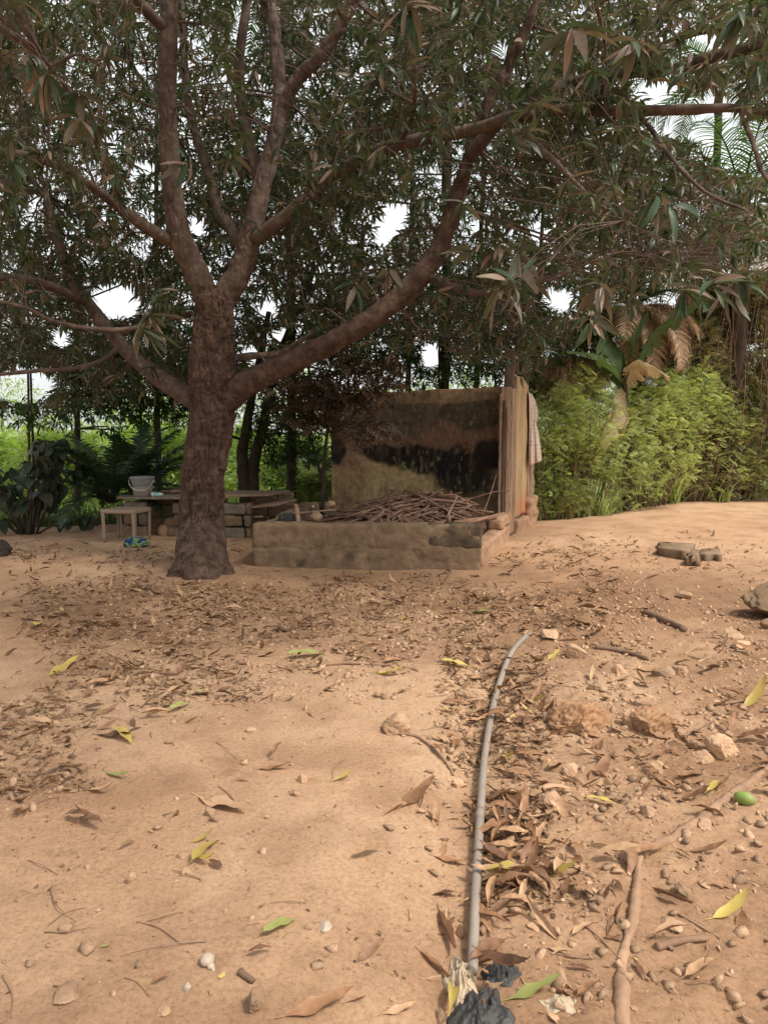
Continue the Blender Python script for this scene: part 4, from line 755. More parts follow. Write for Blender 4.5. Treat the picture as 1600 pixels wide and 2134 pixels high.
uu = U * LW; zz = Z                                                        # metres along and up the wall
col = np.ones(U.shape + (3,)) * np.array([.33, .22, .125])
def blend(m, c):
    global col
    m = np.clip(m, 0, 1)[..., None]; col = col * (1 - m) + np.array(c) * m
S1 = lambda e: sm((e + .5))
def zpy(py): return EYE + (894 - py) * 10.8 / F
def upx(px): return np.interp(px, pu[nv // 2], uu[nv // 2])
def bell(px, py, rx, ry, n=.5, soft=.35):
    rx_, ry_ = rx * 10.8 / F, ry * 10.8 / F; e = np.sqrt(((uu - upx(px)) / rx_) ** 2 + ((zz - zpy(py)) / ry_) ** 2) + n * nz + .35 * n * nzf
    return sm((1 - e) / soft + .5)
blend(.6 * sm(nz * 2 + .4), (.20, .135, .08))
blend(.7 * bell(800, 905, 190, 50, .8, .8), (.105, .062, .038)); blend(.75 * bell(960, 900, 110, 45, .8, .8), (.11, .06, .036))
blend(.85 * bell(860, 860, 60, 38), (.07, .06, .038)); blend(.9 * bell(985, 860, 62, 32), (.045, .04, .026)); blend(.6 * bell(1010, 835, 35, 16), (.055, .05, .03))
blend(.6 * bell(905, 828, 130, 12, .6), (.25, .18, .105)); blend(.7 * sm(drip * 3 - .2) * (zz > zpy(880)), (.10, .085, .055))
blend(.9 * bell(800, 1005, 150, 44, .35), (.34, .25, .12)); blend(.8 * bell(900, 1030, 130, 30, .4), (.29, .21, .10)); blend(.5 * bell(730, 1000, 40, 60), (.15, .07, .035))
blend(.97 * bell(790, 948, 52, 17, 1.1, .7), (.008, .007, .006)); blend(.97 * bell(880, 960, 80, 18, 1.1, .7), (.008, .007, .006)); blend(.97 * bell(988, 992, 72, 48, .9, .7), (.008, .007, .006)); blend(.97 * bell(950, 962, 76, 22, 1.0, .7), (.008, .007, .006)); blend(.35 * sm(fbm(pp * [22, 22, 5], 4, 66) * 2.4), (.12, .08, .05)); blend(.4 * sm(fbm(pp * [30, 30, 12], 3, 67) * 3 - .6), (.30, .23, .15)); blend(.9 * bell(1020, 950, 30, 30), (.012, .01, .008)); blend(.95 * bell(700, 945, 26, 30), (.009, .008, .007))
blend(.55 * bell(700, 870, 30, 90), (.06, .035, .022)); blend(.5 * bell(1000, 1050, 60, 25), (.09, .055, .03))
Vf = np.stack([Xf, Yf, Z], -1).reshape(-1, 3); th_ = .14
Vb = (np.stack([Xw - nW[0] * th_, Yw - nW[1] * th_, Z], -1)).reshape(-1, 3)
i = np.arange(nv - 1)[:, None] * nu; j = np.arange(nu - 1)[None]; Qf = np.stack([i + j, i + j + 1, i + nu + j + 1, i + nu + j], -1).reshape(-1, 4); NB = nu * nv
Qs = [Qf, (Qf + NB)[:, ::-1]]; k = np.arange(nu - 1); Qs.append(np.column_stack([(nv-1)*nu + k, (nv-1)*nu + k + 1, NB + (nv-1)*nu + k + 1, NB + (nv-1)*nu + k]))
k = np.arange(nv - 1) * nu; Qs.append(np.column_stack([k, k + nu, NB + k + nu, NB + k])); k = k + nu - 1; Qs.append(np.column_stack([k, NB + k, NB + k + nu, k + nu]))
cc = col.reshape(-1, 3); o = one('plaster_wall', np.vstack([Vf, Vb]), [np.vstack(Qs)], M_stain, 'tall plastered wall stained black and ochre behind the firewood', 'wall', origin=(WL[0], WL[1], WB), cols=np.vstack([cc, cc * .8]), smooth=False)
# the small fern growing out of a crack
c = np.array([*(WL + dW * LW * .44), zpy(965)]); c[:2] += nW * .03; fern = thing('wall_fern', c, 'tiny green fern sprouting from the black stain on the plastered wall', 'fern')
for k in range(7):
    Rm = rotm(np.array(math.pi + rp.normal(0, .7)), np.array(rp.uniform(-.9, .9)), np.array(rp.normal(0, .5))); V = (SPRIG[0] * .13) @ Rm.T; link('leaf', mesh_np('leaf', V, [SPRIG[1]], M_lime, np.full(len(V), .2)), fern)

# ------------------------------------------------------------------ timber post, planks, daub corner, cloth
def board(name, a, b_, z0, z1, thick, mat, parent, org, seed=0, nn=(4, 2, 30), rough=.004, bev=.006, lean=0.):
    a, b_ = np.array(a[:2], float), np.array(b_[:2], float); d = b_ - a; L = np.linalg.norm(d); c = (a + b_) / 2
    V, Q = block_arr((0, 0, (z0 + z1) / 2), (L / 2, thick / 2, (z1 - z0) / 2), math.atan2(d[1], d[0]), seed, rough, nn, bev, rs=12)
    V[:, 0] += c[0] - org[0] + lean * (V[:, 2] - z0); V[:, 1] += c[1] - org[1]; V[:, 2] -= org[2]; return link(name, mesh_np(name, V, [Q], mat, smooth=True), parent)
px3 = lambda x, Y: np.array([P(x, 900, Y).x, Y])
zat = lambda py, Y: EYE + (894 - py) * Y / F
po = (px3(1050, 10.25)[0], 10.25, .15)
post = thing('timber_post', po, 'thick grooved timber post at the right end of the stained wall', 'post')
board('post_core', px3(1041, 10.25), px3(1063, 10.25), .12, zat(808, 10.25), .13, M_woodmid, post, po, 1, (10, 6, 60), .012, .02)
for k, (x0, x1) in enumerate([(1039.5, 1045), (1046.5, 1053), (1054.5, 1060)]): board('strip', px3(x0, 10.17), px3(x1, 10.17), .16 + .02 * k, zat(820 + 14 * k, 10.17), .022, [M_woodmid, M_wooddk, M_woodmid][k], post, po, 5 + k, (3, 2, 40), .007)
board('side_strip', px3(1063.5, 10.22), px3(1073, 10.44), zat(1114, 10.3), zat(812, 10.3), .035, M_woodmid, post, po, 11, (4, 3, 50), .006)
up = thing('upper_timber', (px3(1060, 10.36)[0], 10.36, 1.9), 'dark timber board rising above the post against the leaves', 'board')
board('board', px3(1049, 10.38), px3(1071, 10.38), 1.92, zat(730, 10.38), .045, M_wooddk, up, (px3(1060, 10.36)[0], 10.36, 1.9), 15, (5, 2, 20), .008)
board('crosspiece', px3(1072, 10.5), px3(1096, 11.1), zat(782, 10.6), zat(760, 10.6), .05, M_wooddk, up, (px3(1060, 10.36)[0], 10.36, 1.9), 16, (6, 2, 4), .006)
do = (px3(1085, 10.75)[0], 10.75, 0)
dr = thing('plank_door', do, 'door of pale yellow planks with an orange paint streak low down', 'door')
e0, e1 = px3(1073.5, 10.48), px3(1098, 11.12)
for k, (f0, f1, m_) in enumerate([(0, .5, M_woodyel), (.515, 1, M_woodyel)]): board('plank', e0 + (e1 - e0) * f0, e0 + (e1 - e0) * f1, zat(1076, 10.8) + .02 * k, zat(788 + 5 * k, 10.8), .028, m_, dr, do, 21 + k, (4, 2, 40), .004)
board('door_edge', e0 + (e1 - e0) * .99, e1 + (e1 - e0) * .10, zat(1070, 11.1), zat(1035, 11.1), .05, M_woodmid, dr, do, 25, (3, 2, 8))
dd = (px3(1100, 11.2)[0], 11.2, 0); daub = thing('daub_wall_corner', dd, 'crumbling clay and timber wall corner below the hanging cloth', 'wall')
board('sill', e0 + (e1 - e0) * -.05, e1, -.05, zat(1078, 10.8), .16, M_clay, daub, dd, 31, (14, 5, 8), .02, .03)
e2 = px3(1111, 11.62)
board('weathered_board', e1 + (e2 - e1) * .04, e1 + (e2 - e1) * .42, .05, zat(826, 11.3), .05, M_woodmid, daub, dd, 32, (4, 2, 40), .012)
board('weathered_board', e1 + (e2 - e1) * .44, e1 + (e2 - e1) * .98, .3, zat(840, 11.4), .06, M_woodmid, daub, dd, 33, (5, 3, 40), .02)
board('clay_base', e1 + (e2 - e1) * -.08, e1 + (e2 - e1) * 1.1, -.06, .46, .17, M_clay, daub, dd, 34, (12, 6, 18), .04, .05)
# cloth
nu, nv = 26, 50; U, Vv = np.meshgrid(np.linspace(0, 1, nu), np.linspace(0, 1, nv))
lx = np.interp(Vv, [0, .12, .3, .5, 1], [1097, 1099, 1100, 1100.5, 1101]); rx = np.interp(Vv, [0, .08, .22, .36, .46, .6, 1], [1104, 1111, 1116, 1118, 1114.5, 1120, 1128.5])
pyc = 818 + Vv * (152 - 10 * U) + 5 * U * (Vv < .2); pxc = lx + (rx - lx) * U; dep = 11.12 + .28 * U + .035 * np.sin(U * 13 + Vv * 2) * (.3 + Vv) - .03 * np.sin(Vv * 9) - .12
Xc = (pxc - 800) / F * dep; Zc = EYE + (894 - pyc) * dep / F
i = np.arange(nv - 1)[:, None] * nu; j = np.arange(nu - 1)[None]; Qc = np.stack([i + j, i + j + 1, i + nu + j + 1, i + nu + j], -1).reshape(-1, 4)
M_cloth, t, b = nmat('printed_cloth'); tc = N(t, 'ShaderNodeTexCoord'); vo = N(t, 'ShaderNodeTexVoronoi', Scale=17.0, Randomness=.25); t.links.new(tc.outputs['Object'], vo.inputs['Vector']); rc = ramp(t, [(.22, (.30, .215, .175)), (.4, (.47, .37, .30))]); t.links.new(vo.outputs['Distance'], rc.inputs[0]); t.links.new(rc.outputs[0], b.inputs['Base Color']); b.inputs['Roughness'].default_value = .9
cl_ = one('hanging_cloth', np.stack([Xc, dep, Zc], -1).reshape(-1, 3), [Qc], M_cloth, 'faded pinkish spotted cloth hung over the wall corner', 'cloth', smooth=True)
md_ = cl_.modifiers.new('thickness', 'SOLIDIFY'); md_.thickness = .006

# ------------------------------------------------------------------ bench of slab and board on block piers
def pier(px_, x0, x1, Y, thick, rows, label, mat=M_blockclean, seed=5, name='block_pier'):
    a, b_ = px3(x0, Y), px3(x1, Y); o = thing(name, ((a[0] + b_[0]) / 2, Y, 0), label, 'pier'); z = gz(a[0], Y) - .03
    wall_run(o, ((a[0] + b_[0]) / 2, Y, 0), a, b_, z, rows, thick, mat, seed, mort=False); return o
pier(0, 255, 304, 10.45, .22, [(.17, [0, 1]), (.17, [0, .6, 1]), (.165, [0, 1])], 'pier of pale blocks under the left part of the slab behind the table', [M_block, M_block, M_blockclean], 5)
pier(0, 357, 392, 10.5, .2, [(.17, [0, 1]), (.17, [0, 1]), (.165, [0, 1])], 'narrow block pier half hidden by the left side of the mango trunk', M_blockclean, 6)
pier(0, 462, 524, 10.35, .22, [(.17, [0, .75, 1]), (.17, [0, .7, 1]), (.17, [0, .8, 1])], 'three grey block courses showing right of the mango trunk', [M_blockclean, M_block], 7)
pier(0, 300, 470, 11.2, .2, [(.2, [0, .33, .66, 1]), (.2, [0, .2, .5, .8, 1]), (.1, [0, .4, 1])], 'dark block wall in the shade beneath the slab', M_block, 8, 'shaded_block_wall')
def prism(name, poly, z0, z1, mat, label, cat, jag=.0, seed=0, parent=None, org=None, sub=6, tilt=(0, 0)):
    rr_ = np.random.default_rng(seed); poly = np.array(poly, float); n = len(poly); P2 = []
    for k in range(n):
        for s in range(sub): P2.append(poly[k] + (poly[(k + 1) % n] - poly[k]) * s / sub)
    P2 = np.array(P2); m = len(P2); P2 = P2 + rr_.normal(0, jag, P2.shape); c = P2.mean(0); T_ = lambda z, q_: np.column_stack([q_, z + (q_[:, 0] - c[0]) * tilt[0] + (q_[:, 1] - c[1]) * tilt[1]])
    V = np.vstack([T_(z0, P2 + rr_.normal(0, jag * .5, P2.shape)), T_((z0 + z1) / 2, P2 + rr_.normal(0, jag, P2.shape)), T_(z1 - .004, P2), T_(z1, c + (P2 - c) * .985), T_(z1, c[None]), T_(z0, c[None])])
    a = np.arange(m); n_ = (a + 1) % m; Q = np.vstack([np.column_stack([r_ * m + a, r_ * m + n_, (r_ + 1) * m + n_, (r_ + 1) * m + a]) for r_ in range(3)]); Tt = np.vstack([np.column_stack([3 * m + a, 3 * m + n_, np.full(m, 4 * m)]), np.column_stack([n_, a, np.full(m, 4 * m + 1)])])
    return one(name, V, [Q, Tt], mat, label, cat, parent, org)
M_slabm = earthy('flaky_slab', [(.3, (.09, .07, .05)), (.5, (.20, .155, .11)), (.7, (.36, .31, .25))], 12, .9, .6, 50)
zs = .555
xy = lambda x, Y: (P(x, 900, Y)[0], Y)
prism('thin_slab', [xy(236, 10.28), xy(330, 10.25), xy(396, 10.25), xy(400, 11.2), xy(262, 11.2)], zs - .02, zs + .006, M_slabm, 'thin flaky concrete slab carrying the bucket', 'slab', .008, 1, sub=10)
prism('wooden_board', [xy(385, 10.22), xy(560, 10.25), xy(604, 10.72), xy(420, 11.15)], .575, .60, M_woodmid, 'long grey board with a pointed end lying right of the trunk', 'board', .003, 2, tilt=(.03, .02))
prism('plank_offcut', [xy(520, 10.25), xy(566, 10.1), xy(618, 10.25), xy(600, 10.6), xy(530, 10.55)], .47, .49, M_woodmid, 'short bent offcut leaning under the pointed board', 'board', .004, 3, tilt=(.16, .08))
prism('rear_slab', [xy(330, 10.9), xy(460, 10.9), xy(455, 11.5), xy(340, 11.5)], .575, .60, M_woodmid, 'weathered board lying behind the bottle', 'board', .006, 4)
V, Q = block_arr((px3(379, 11.1)[0], 11.1, .80), (.022, .02, .2), .1, 3, .004, (3, 3, 8)); one('upright_stake', V, [Q], M_wooddk, 'short dark stake standing just left of the trunk behind the bench', 'stake')
for k, (x, y_, Y, s_, lab) in enumerate([(333, 1112, 10.45, (.07, .07, .10), 'grey brown rounded boulder under the slab nearest the table'), (354, 1108, 10.5, (.13, .10, .08), 'flat rounded boulder under the slab against the trunk'), (352, 1096, 10.75, (.11, .10, .14), 'brown boulder behind the flat one beneath the slab')]):
    bm = bmesh.new(); bmesh.ops.create_icosphere(bm, subdivisions=4, radius=1); V = np.array([v.co[:] for v in bm.verts]); Ft = np.array([[v.index for v in f.verts] for f in bm.faces]); bm.free()
    V = V * (1 + .12 * fbm(V * 1.6 + k, 3, 5)[:, None]) * s_; p = P(x, 900, Y); p = np.array([p.x, Y, gz(p.x, Y) + s_[2] * .7]); one('boulder', V + p, [Ft], M_stone, lab, 'boulder', smooth=True)
# bucket
def lathe(prof, seg=48, mi=None):
    n = len(prof); th = np.linspace(0, 2*np.pi, seg, endpoint=False); V = np.array([[r_ * math.cos(a), r_ * math.sin(a), z] for r_, z in prof for a in th])
    a = np.arange(seg); b_ = (a + 1) % seg; Q = np.vstack([np.column_stack([k*seg + a, k*seg + b_, (k+1)*seg + b_, (k+1)*seg + a]) for k in range(n - 1)]); return V, Q
bp_ = np.array([px3(293, 10.5)[0], 10.5, zs + .006]); bk = thing('bucket', bp_, 'grey plastic bucket with its handle down standing on the slab', 'bucket')
h_ = (1037 - 996) * 10.5 / F
V, Q = lathe([(0, .004), (.118, .0), (.125, .006), (.132, .08), (.138, h_ * .5), (.1385, h_ * .501), (.141, h_ * .56), (.144, h_ * .57), (.155, h_ - .03)]); link('body', mesh_np('body', V, [Q], M_bucket, smooth=True), bk)
V, Q = lathe([(.155, h_ - .03), (.166, h_ - .028), (.167, h_ - .012), (.160, h_ - .004), (.163, h_), (.157, h_), (.150, h_ - .02), (.135, .1), (.118, .012), (0, .012)]); link('rim', mesh_np('rim', V, [Q], M_bucket, smooth=True), bk)
V, Q = lathe([(.1185, .001), (.1262, .006), (.1332, .08), (.1396, h_ * .5), (.135, h_ * .5)]); link('dust_band', mesh_np('dust_band', V, [Q], M_bucketlow, smooth=True), bk)
hp = [(-.165, -.02, h_ - .025), (-.16, -.09, h_ * .72), (-.10, -.15, h_ * .45), (.0, -.172, h_ * .33), (.09, -.155, h_ * .36), (.15, -.09, h_ * .62), (.165, -.02, h_ - .025)]
tube('handle', hp, [.005] * 7, M_handle, parent=bk, n=50, seg=8); tube('grip', [hp[2], hp[3], hp[4]], [.007, .008, .007], M_handle, parent=bk, n=16, seg=8)
for s in (-1, 1): V, Q = block_arr((s * .162, -.02, h_ - .028), (.01, .022, .016), 0, 1, 0, (2, 2, 2), .004); link('lug', mesh_np('lug', V, [Q], M_bucket), bk)
# bottle lying beside it
bo = np.array([px3(323, 10.42)[0], 10.42, zs + .036]); bt = thing('plastic_bottle', bo, 'small pale plastic bottle with a teal label lying beside the bucket', 'bottle'); bt.rotation_euler = (0, math.radians(90), math.radians(8))
V, Q = lathe([(0, -.08), (.026, -.08), (.029, -.074), (.029, -.045)], 20); link('base', mesh_np('base', V, [Q], M_bottle, smooth=True), bt)
V, Q = lathe([(.0295, -.045), (.0295, .03)], 20); link('label_band', mesh_np('label_band', V, [Q], M_teal, smooth=True), bt)
V, Q = lathe([(.029, .03), (.028, .045), (.018, .06), (.011, .065), (.011, .078)], 20); link('neck', mesh_np('neck', V, [Q], M_bottle, smooth=True), bt)
V, Q = lathe([(.0125, .068), (.0125, .085), (0, .086)], 16); link('cap', mesh_np('cap', V, [Q], M_bottle, smooth=True), bt)

# plastic table
rz = math.radians(-12); A0 = np.array([-3.73, 9.78]); tz = gz(-3.4, 9.9); TS = (.50, .43); th_t = .43
tb = thing('plastic_table', (A0[0], A0[1], tz), 'small dusty beige plastic table with a lipped top before the slab bench', 'table', rz=rz)
V, Q = block_arr((TS[0] / 2, TS[1] / 2, th_t - .009), (TS[0] / 2, TS[1] / 2, .009), 0, 1, .0012, (16, 14, 2), .008); link('top', mesh_np('top', V, [Q], M_plastic, smooth=True), tb)
for (c, hf) in [((TS[0] / 2, .004, th_t - .03), (TS[0] / 2 - .002, .005, .022)), ((TS[0] / 2, TS[1] - .004, th_t - .03), (TS[0] / 2 - .002, .005, .022)), ((.004, TS[1] / 2, th_t - .03), (.005, TS[1] / 2 - .008, .0215)), ((TS[0] - .004, TS[1] / 2, th_t - .03), (.005, TS[1] / 2 - .008, .0215))]:
    V, Q = block_arr(c, hf, 0, 2, .0005, (6, 6, 3), .004); link('lip', mesh_np('lip', V, [Q], M_plastic, smooth=True), tb)
for sx_ in (0, 1):
    for sy_ in (0, 1):
        cx, cy = (.032 if sx_ == 0 else TS[0] - .032), (.032 if sy_ == 0 else TS[1] - .032); dx, dy = (1 if sx_ == 0 else -1), (1 if sy_ == 0 else -1)
        J = Joined()
        for (ox, oy, wx, wy) in [(0, -.022 * dy, .027, .006), (-.022 * dx, 0, .006, .027)]:
            V, Q = block_arr((0, 0, 0), (wx, wy, .205), 0, 1, 0, (3, 3, 6), .004); f = 1 - .3 * (.205 - V[:, 2]) / .41; V[:, 0] = (V[:, 0] + ox) * f + cx + dx * .006 * (1 - f); V[:, 1] = (V[:, 1] + oy) * f + cy; V[:, 2] += .205 - .008; J.add(V, Q)
        link('leg', J.mesh('leg', M_plastic, smooth=True), tb)
# printed fabric bundle
bm = bmesh.new(); bmesh.ops.create_icosphere(bm, subdivisions=5, radius=1); V = np.array([v.co[:] for v in bm.verts]); FT5 = np.array([[v.index for v in f.verts] for f in bm.faces]); ICO5 = V.copy(); bm.free()
V = ICO5 * np.array([.145, .10, .07]); fo = 1 - np.abs(fbm(ICO5 * [2.2, 2.2, 3.5], 3, 91)) * 1.6; V = V * (1 + .22 * fo[:, None]) ; V[:, 2] = np.maximum(V[:, 2], -.045)
M_fab, t, b = nmat('printed_fabric'); tc = N(t, 'ShaderNodeTexCoord'); n = N(t, 'ShaderNodeTexNoise', Scale=11.0, Detail=1.0, Distortion=1.2); t.links.new(tc.outputs['Object'], n.inputs['Vector']); rc = ramp(t, [(0, (.01, .04, .13)), (.44, (.02, .12, .16)), (.5, (.30, .33, .09)), (.56, (.33, .34, .10)), (.6, (.04, .16, .10)), (.68, (.22, .33, .15))]); rc.color_ramp.interpolation = 'CONSTANT'; t.links.new(n.outputs[0], rc.inputs[0]); t.links.new(rc.outputs[0], b.inputs['Base Color']); b.inputs['Roughness'].default_value = .8
p = G(285, 1139); one('fabric_bundle', V + np.array([p.x, p.y, p.z + .045]), [FT5], M_fab, 'crumpled green, yellow and blue printed fabric on the ground by the plastic table', 'fabric', smooth=True)

# ------------------------------------------------------------------ firewood heap
hc = P(838, 1000, 9.2); HC = np.array([hc.x, 9.15])
def heap(x, y): return .14 + .42 * np.exp(-((x - HC[0] - .0) / .92) ** 2 - ((y - HC[1]) / .66) ** 2) + .18 * np.exp(-((x - HC[0] - .7) / .5) ** 2 - ((y - HC[1]) / .6) ** 2)
gx, gy = np.meshgrid(np.linspace(-1.35, 1.22, 60), np.linspace(8.18, 10.9, 50)); hz = heap(gx, gy) + .03 * fbm(np.stack([gx, gy, gx * 0], -1) * 5, 3, 70)
lim_l = SL0[0] + (gy - SL0[1]) / (SL1[1] - SL0[1]) * (SL1[0] - SL0[0]); gx = np.clip(gx, lim_l, SR0[0] + (gy - SR0[1]) / (SR1[1] - SR0[1]) * (SR1[0] - SR0[0])); gx2 = gx
V = np.stack([gx2, gy, hz], -1).reshape(-1, 3); i = np.arange(49)[:, None] * 60; j = np.arange(59)[None]; Qh = np.stack([i + j, i + j + 1, i + 60 + j + 1, i + 60 + j], -1).reshape(-1, 4)
M_humus = earthy('dark_humus', [(.3, (.045, .025, .016)), (.7, (.12, .065, .04))], 12, .95, .7, 60)
one('earth_fill', V, [Qh], M_humus, smooth=True)['kind'] = 'structure'
fr_ = np.random.default_rng(33); GF = 'firewood sticks heaped behind the low wall'
for k in range(235):
    x = HC[0] + fr_.normal(.0, .66); y = HC[1] + fr_.normal(-.15, .38)
    if not (-1.0 < x < 1.15 and 8.3 < y < 10.1): continue
    L = fr_.uniform(.18, .62) * (1.2 if k < 40 else .8); az = fr_.normal(0, .55) + (math.pi / 2 if fr_.uniform() < .12 else 0); rad = fr_.uniform(.006, .019) * (1.2 if k % 7 == 0 else 1); d = np.array([math.cos(az), math.sin(az)]) * L
    lay = fr_.uniform(0, .09); p0 = np.array([x, y]) - d; p1 = np.array([x, y]) + d; p0[0] = max(p0[0], -1.0); p1[0] = min(p1[0], 1.3 if y > 9 else 1.02); p0[1] = max(p0[1], 8.25); p1[1] = max(p1[1], 8.25)
    z0, z1, zm = heap(*p0) + lay, heap(*p1) + lay, heap(x, y) + lay + rad; zz0 = max(z0, zm - .22); zz1 = max(z1, zm - .22); zc = (z0 + z1 + 2 * zm) / 4 + .03; sl_ = np.clip((z1 - z0) / 2 + fr_.normal(0, .03), -.22, .22); zA, zB = zc - sl_, zc + sl_
    pts = [[*p0, zA], [*(p0 * .66 + p1 * .34 + fr_.normal(0, .014, 2)), zA * .66 + zB * .34 + fr_.normal(0, .008)], [*(p0 * .34 + p1 * .66 + fr_.normal(0, .014, 2)), zA * .34 + zB * .66 + fr_.normal(0, .008)], [*p1, zB]]
    o = tube('firewood_stick', pts, [rad, rad * .95, rad * .85, rad * .7], M_fire, origin=pts[0], n=9, seg=7, rough=rad * .25, rs=14, seed=k); w_ = 'thick' if rad > .0145 else ('thin' if rad < .0095 else 'medium'); s_ = 'left end' if x < HC[0] - .45 else ('middle left' if x < HC[0] else ('middle right' if x < HC[0] + .45 else 'right end')); t_ = 'top' if lay > .055 else 'underside'; f_ = 'near the low wall' if y < HC[1] - .2 else 'near the stained wall'; tag(o, '%s stick at the %s of the firewood heap, %s, %s' % (w_, s_, t_, f_), 'firewood', 'firewood sticks %s %s %s %s' % (w_, s_, t_, f_))
for (pts, rd, mt, lab) in [([(1062, 1023, 10.1), (1030, 1025, 9.7), (985, 1038, 9.4), (950, 1045, 9.2)], [.007, .008, .01, .01], M_fire, 'long curved branch reaching from the heap to the timber post'),
      ([(1003, 1078, 8.9), (1018, 1040, 9.2), (1028, 1010, 9.5), (1034, 988, 9.8)], [.008, .007, .006, .005], M_fire, 'thin branch leaning up against the wall at the right of the heap'),
      ([(945, 1090, 8.6), (985, 1085, 8.6), (1034, 1078, 8.65)], [.028, .03, .026], M_fire, 'thick log end at the right of the firewood heap'), ([(960, 1096, 8.5), (1000, 1083, 8.55), (1036, 1073, 8.7)], [.02, .02, .018], M_fire, 'second log crossing the thick one at the right of the heap'),
      ([(930, 1080, 8.6), (945, 1050, 8.8), (952, 1035, 9)], [.01, .009, .006], M_stick, 'forked pale stick standing out of the heap'), ([(690, 1060, 9.3), (760, 1072, 9), (830, 1068, 8.9)], [.02, .022, .016], M_fire, 'straight thick stick across the left of the heap'),
      ([(756, 1096, 8.4), (790, 1075, 8.5), (800, 1062, 8.7)], [.03, .026, .02], M_fire, 'stout greyish limb at the front of the heap'), ([(530, 1078, 9.2), (548, 1077, 9.2)], [.012, .012], M_stick, 'short pale stick on the left low wall')]:
    p3 = [P(*p) for p in pts]; o = tube('branch' if 'log' not in lab else 'log', p3, rd, mt, origin=p3[0], n=22, seg=10, rough=.003, seed=5); tag(o, lab, 'branch' if 'log' not in lab else 'log')
def pl(name, a, b_, wd, th2, mat, lab, cat='plank'):
    a, b_ = np.array(tuple(P(*a))), np.array(tuple(P(*b_))); d = b_ - a; L = np.linalg.norm(d); V, Q = block_arr((0, 0, 0), (L / 2, wd / 2, th2 / 2), 0, 3, .004, (14, 4, 2), .004)
    x = d / L; y = np.cross([0, 0, 1], x); y /= np.linalg.norm(y); z = np.cross(x, y); V = V @ np.array([x, y, z]) + (a + b_) / 2; return one(name, V, [Q], mat, lab, cat)
pl('plank', (815, 1022, 9.4), (900, 1042, 9.2), .10, .03, M_wooddk, 'brown plank lying on top of the firewood heap')
pl('plank', (700, 1062, 9.1), (612, 1070, 9.0), .06, .02, M_woodmid, 'thin board at the left end inside the wood pen')
pl('plank', (617, 1052, 8.7), (623, 1096, 8.5), .05, .03, M_woodmid, 'upright split board leaning at the left end of the pen')
for k, (x, y_, Y, s_, lab) in enumerate([(658, 1078, 8.8, (.08, .08, .06), 'brown clod beside the left end of the firewood'), (690, 1050, 9.3, (.05, .05, .04), 'reddish stone behind the clod in the pen'), (652, 1056, 9.0, (.018, .018, .018), 'white bottle cap sized stone in the pen')]):
    V = ICO5 * s_ * (1 + .2 * fbm(ICO5 * 2 + k, 4, 9)[:, None]) + np.array(tuple(P(x, y_, Y))); one('clod', V, [FT5], M_white if k == 2 else M_stone, lab, 'stone', smooth=True)
V = np.array(tuple(P(600, 1092, 8.7))) + ICO5 * [.13, .08, .1] * (1 + .3 * fbm(ICO5 * 3, 4, 19)[:, None]); V[:, 2] += .03; one('black_sack', V, [FT5], M_black, 'crumpled black sack in the left corner of the pen', 'sack', smooth=True)

# ------------------------------------------------------------------ stones and mounds placed by eye
def icorock(px_, py_, wpx, hpx, mat, lab, name='stone', cat='stone', depth=1., seed=0, rr=.35, up=.35, ridge=2.):
    p = G(px_, py_); d = p.y; s_ = wpx * d / F / 2; hz_ = hpx * d / F / 2 * 1.05; r_ = np.random.default_rng(seed)
    q = ICO5 + seed; pl_ = r_.normal(size=(18, 3)); pl_ /= np.linalg.norm(pl_, axis=1)[:, None]; cut = r_.uniform(.5, .82, 18); V = ICO5.copy()
    for k in range(18): e = V @ pl_[k]; V = V - pl_[k] * np.maximum(e - cut[k], 0)[:, None] * .92
    V = V * (1.15 + rr * .3 * fbm(q * ridge, 5, seed)[:, None] - rr * .35 * np.clip(1 - np.abs(fbm(q * ridge * 1.7, 3, seed + 5)) * 5, 0, 1)[:, None]); V = V * [s_, s_ * depth, hz_]; return one(name, V + np.array([p.x, p.y + s_ * depth * .6, p.z + hz_ * up]), [FT5], mat, lab, cat, smooth=False)
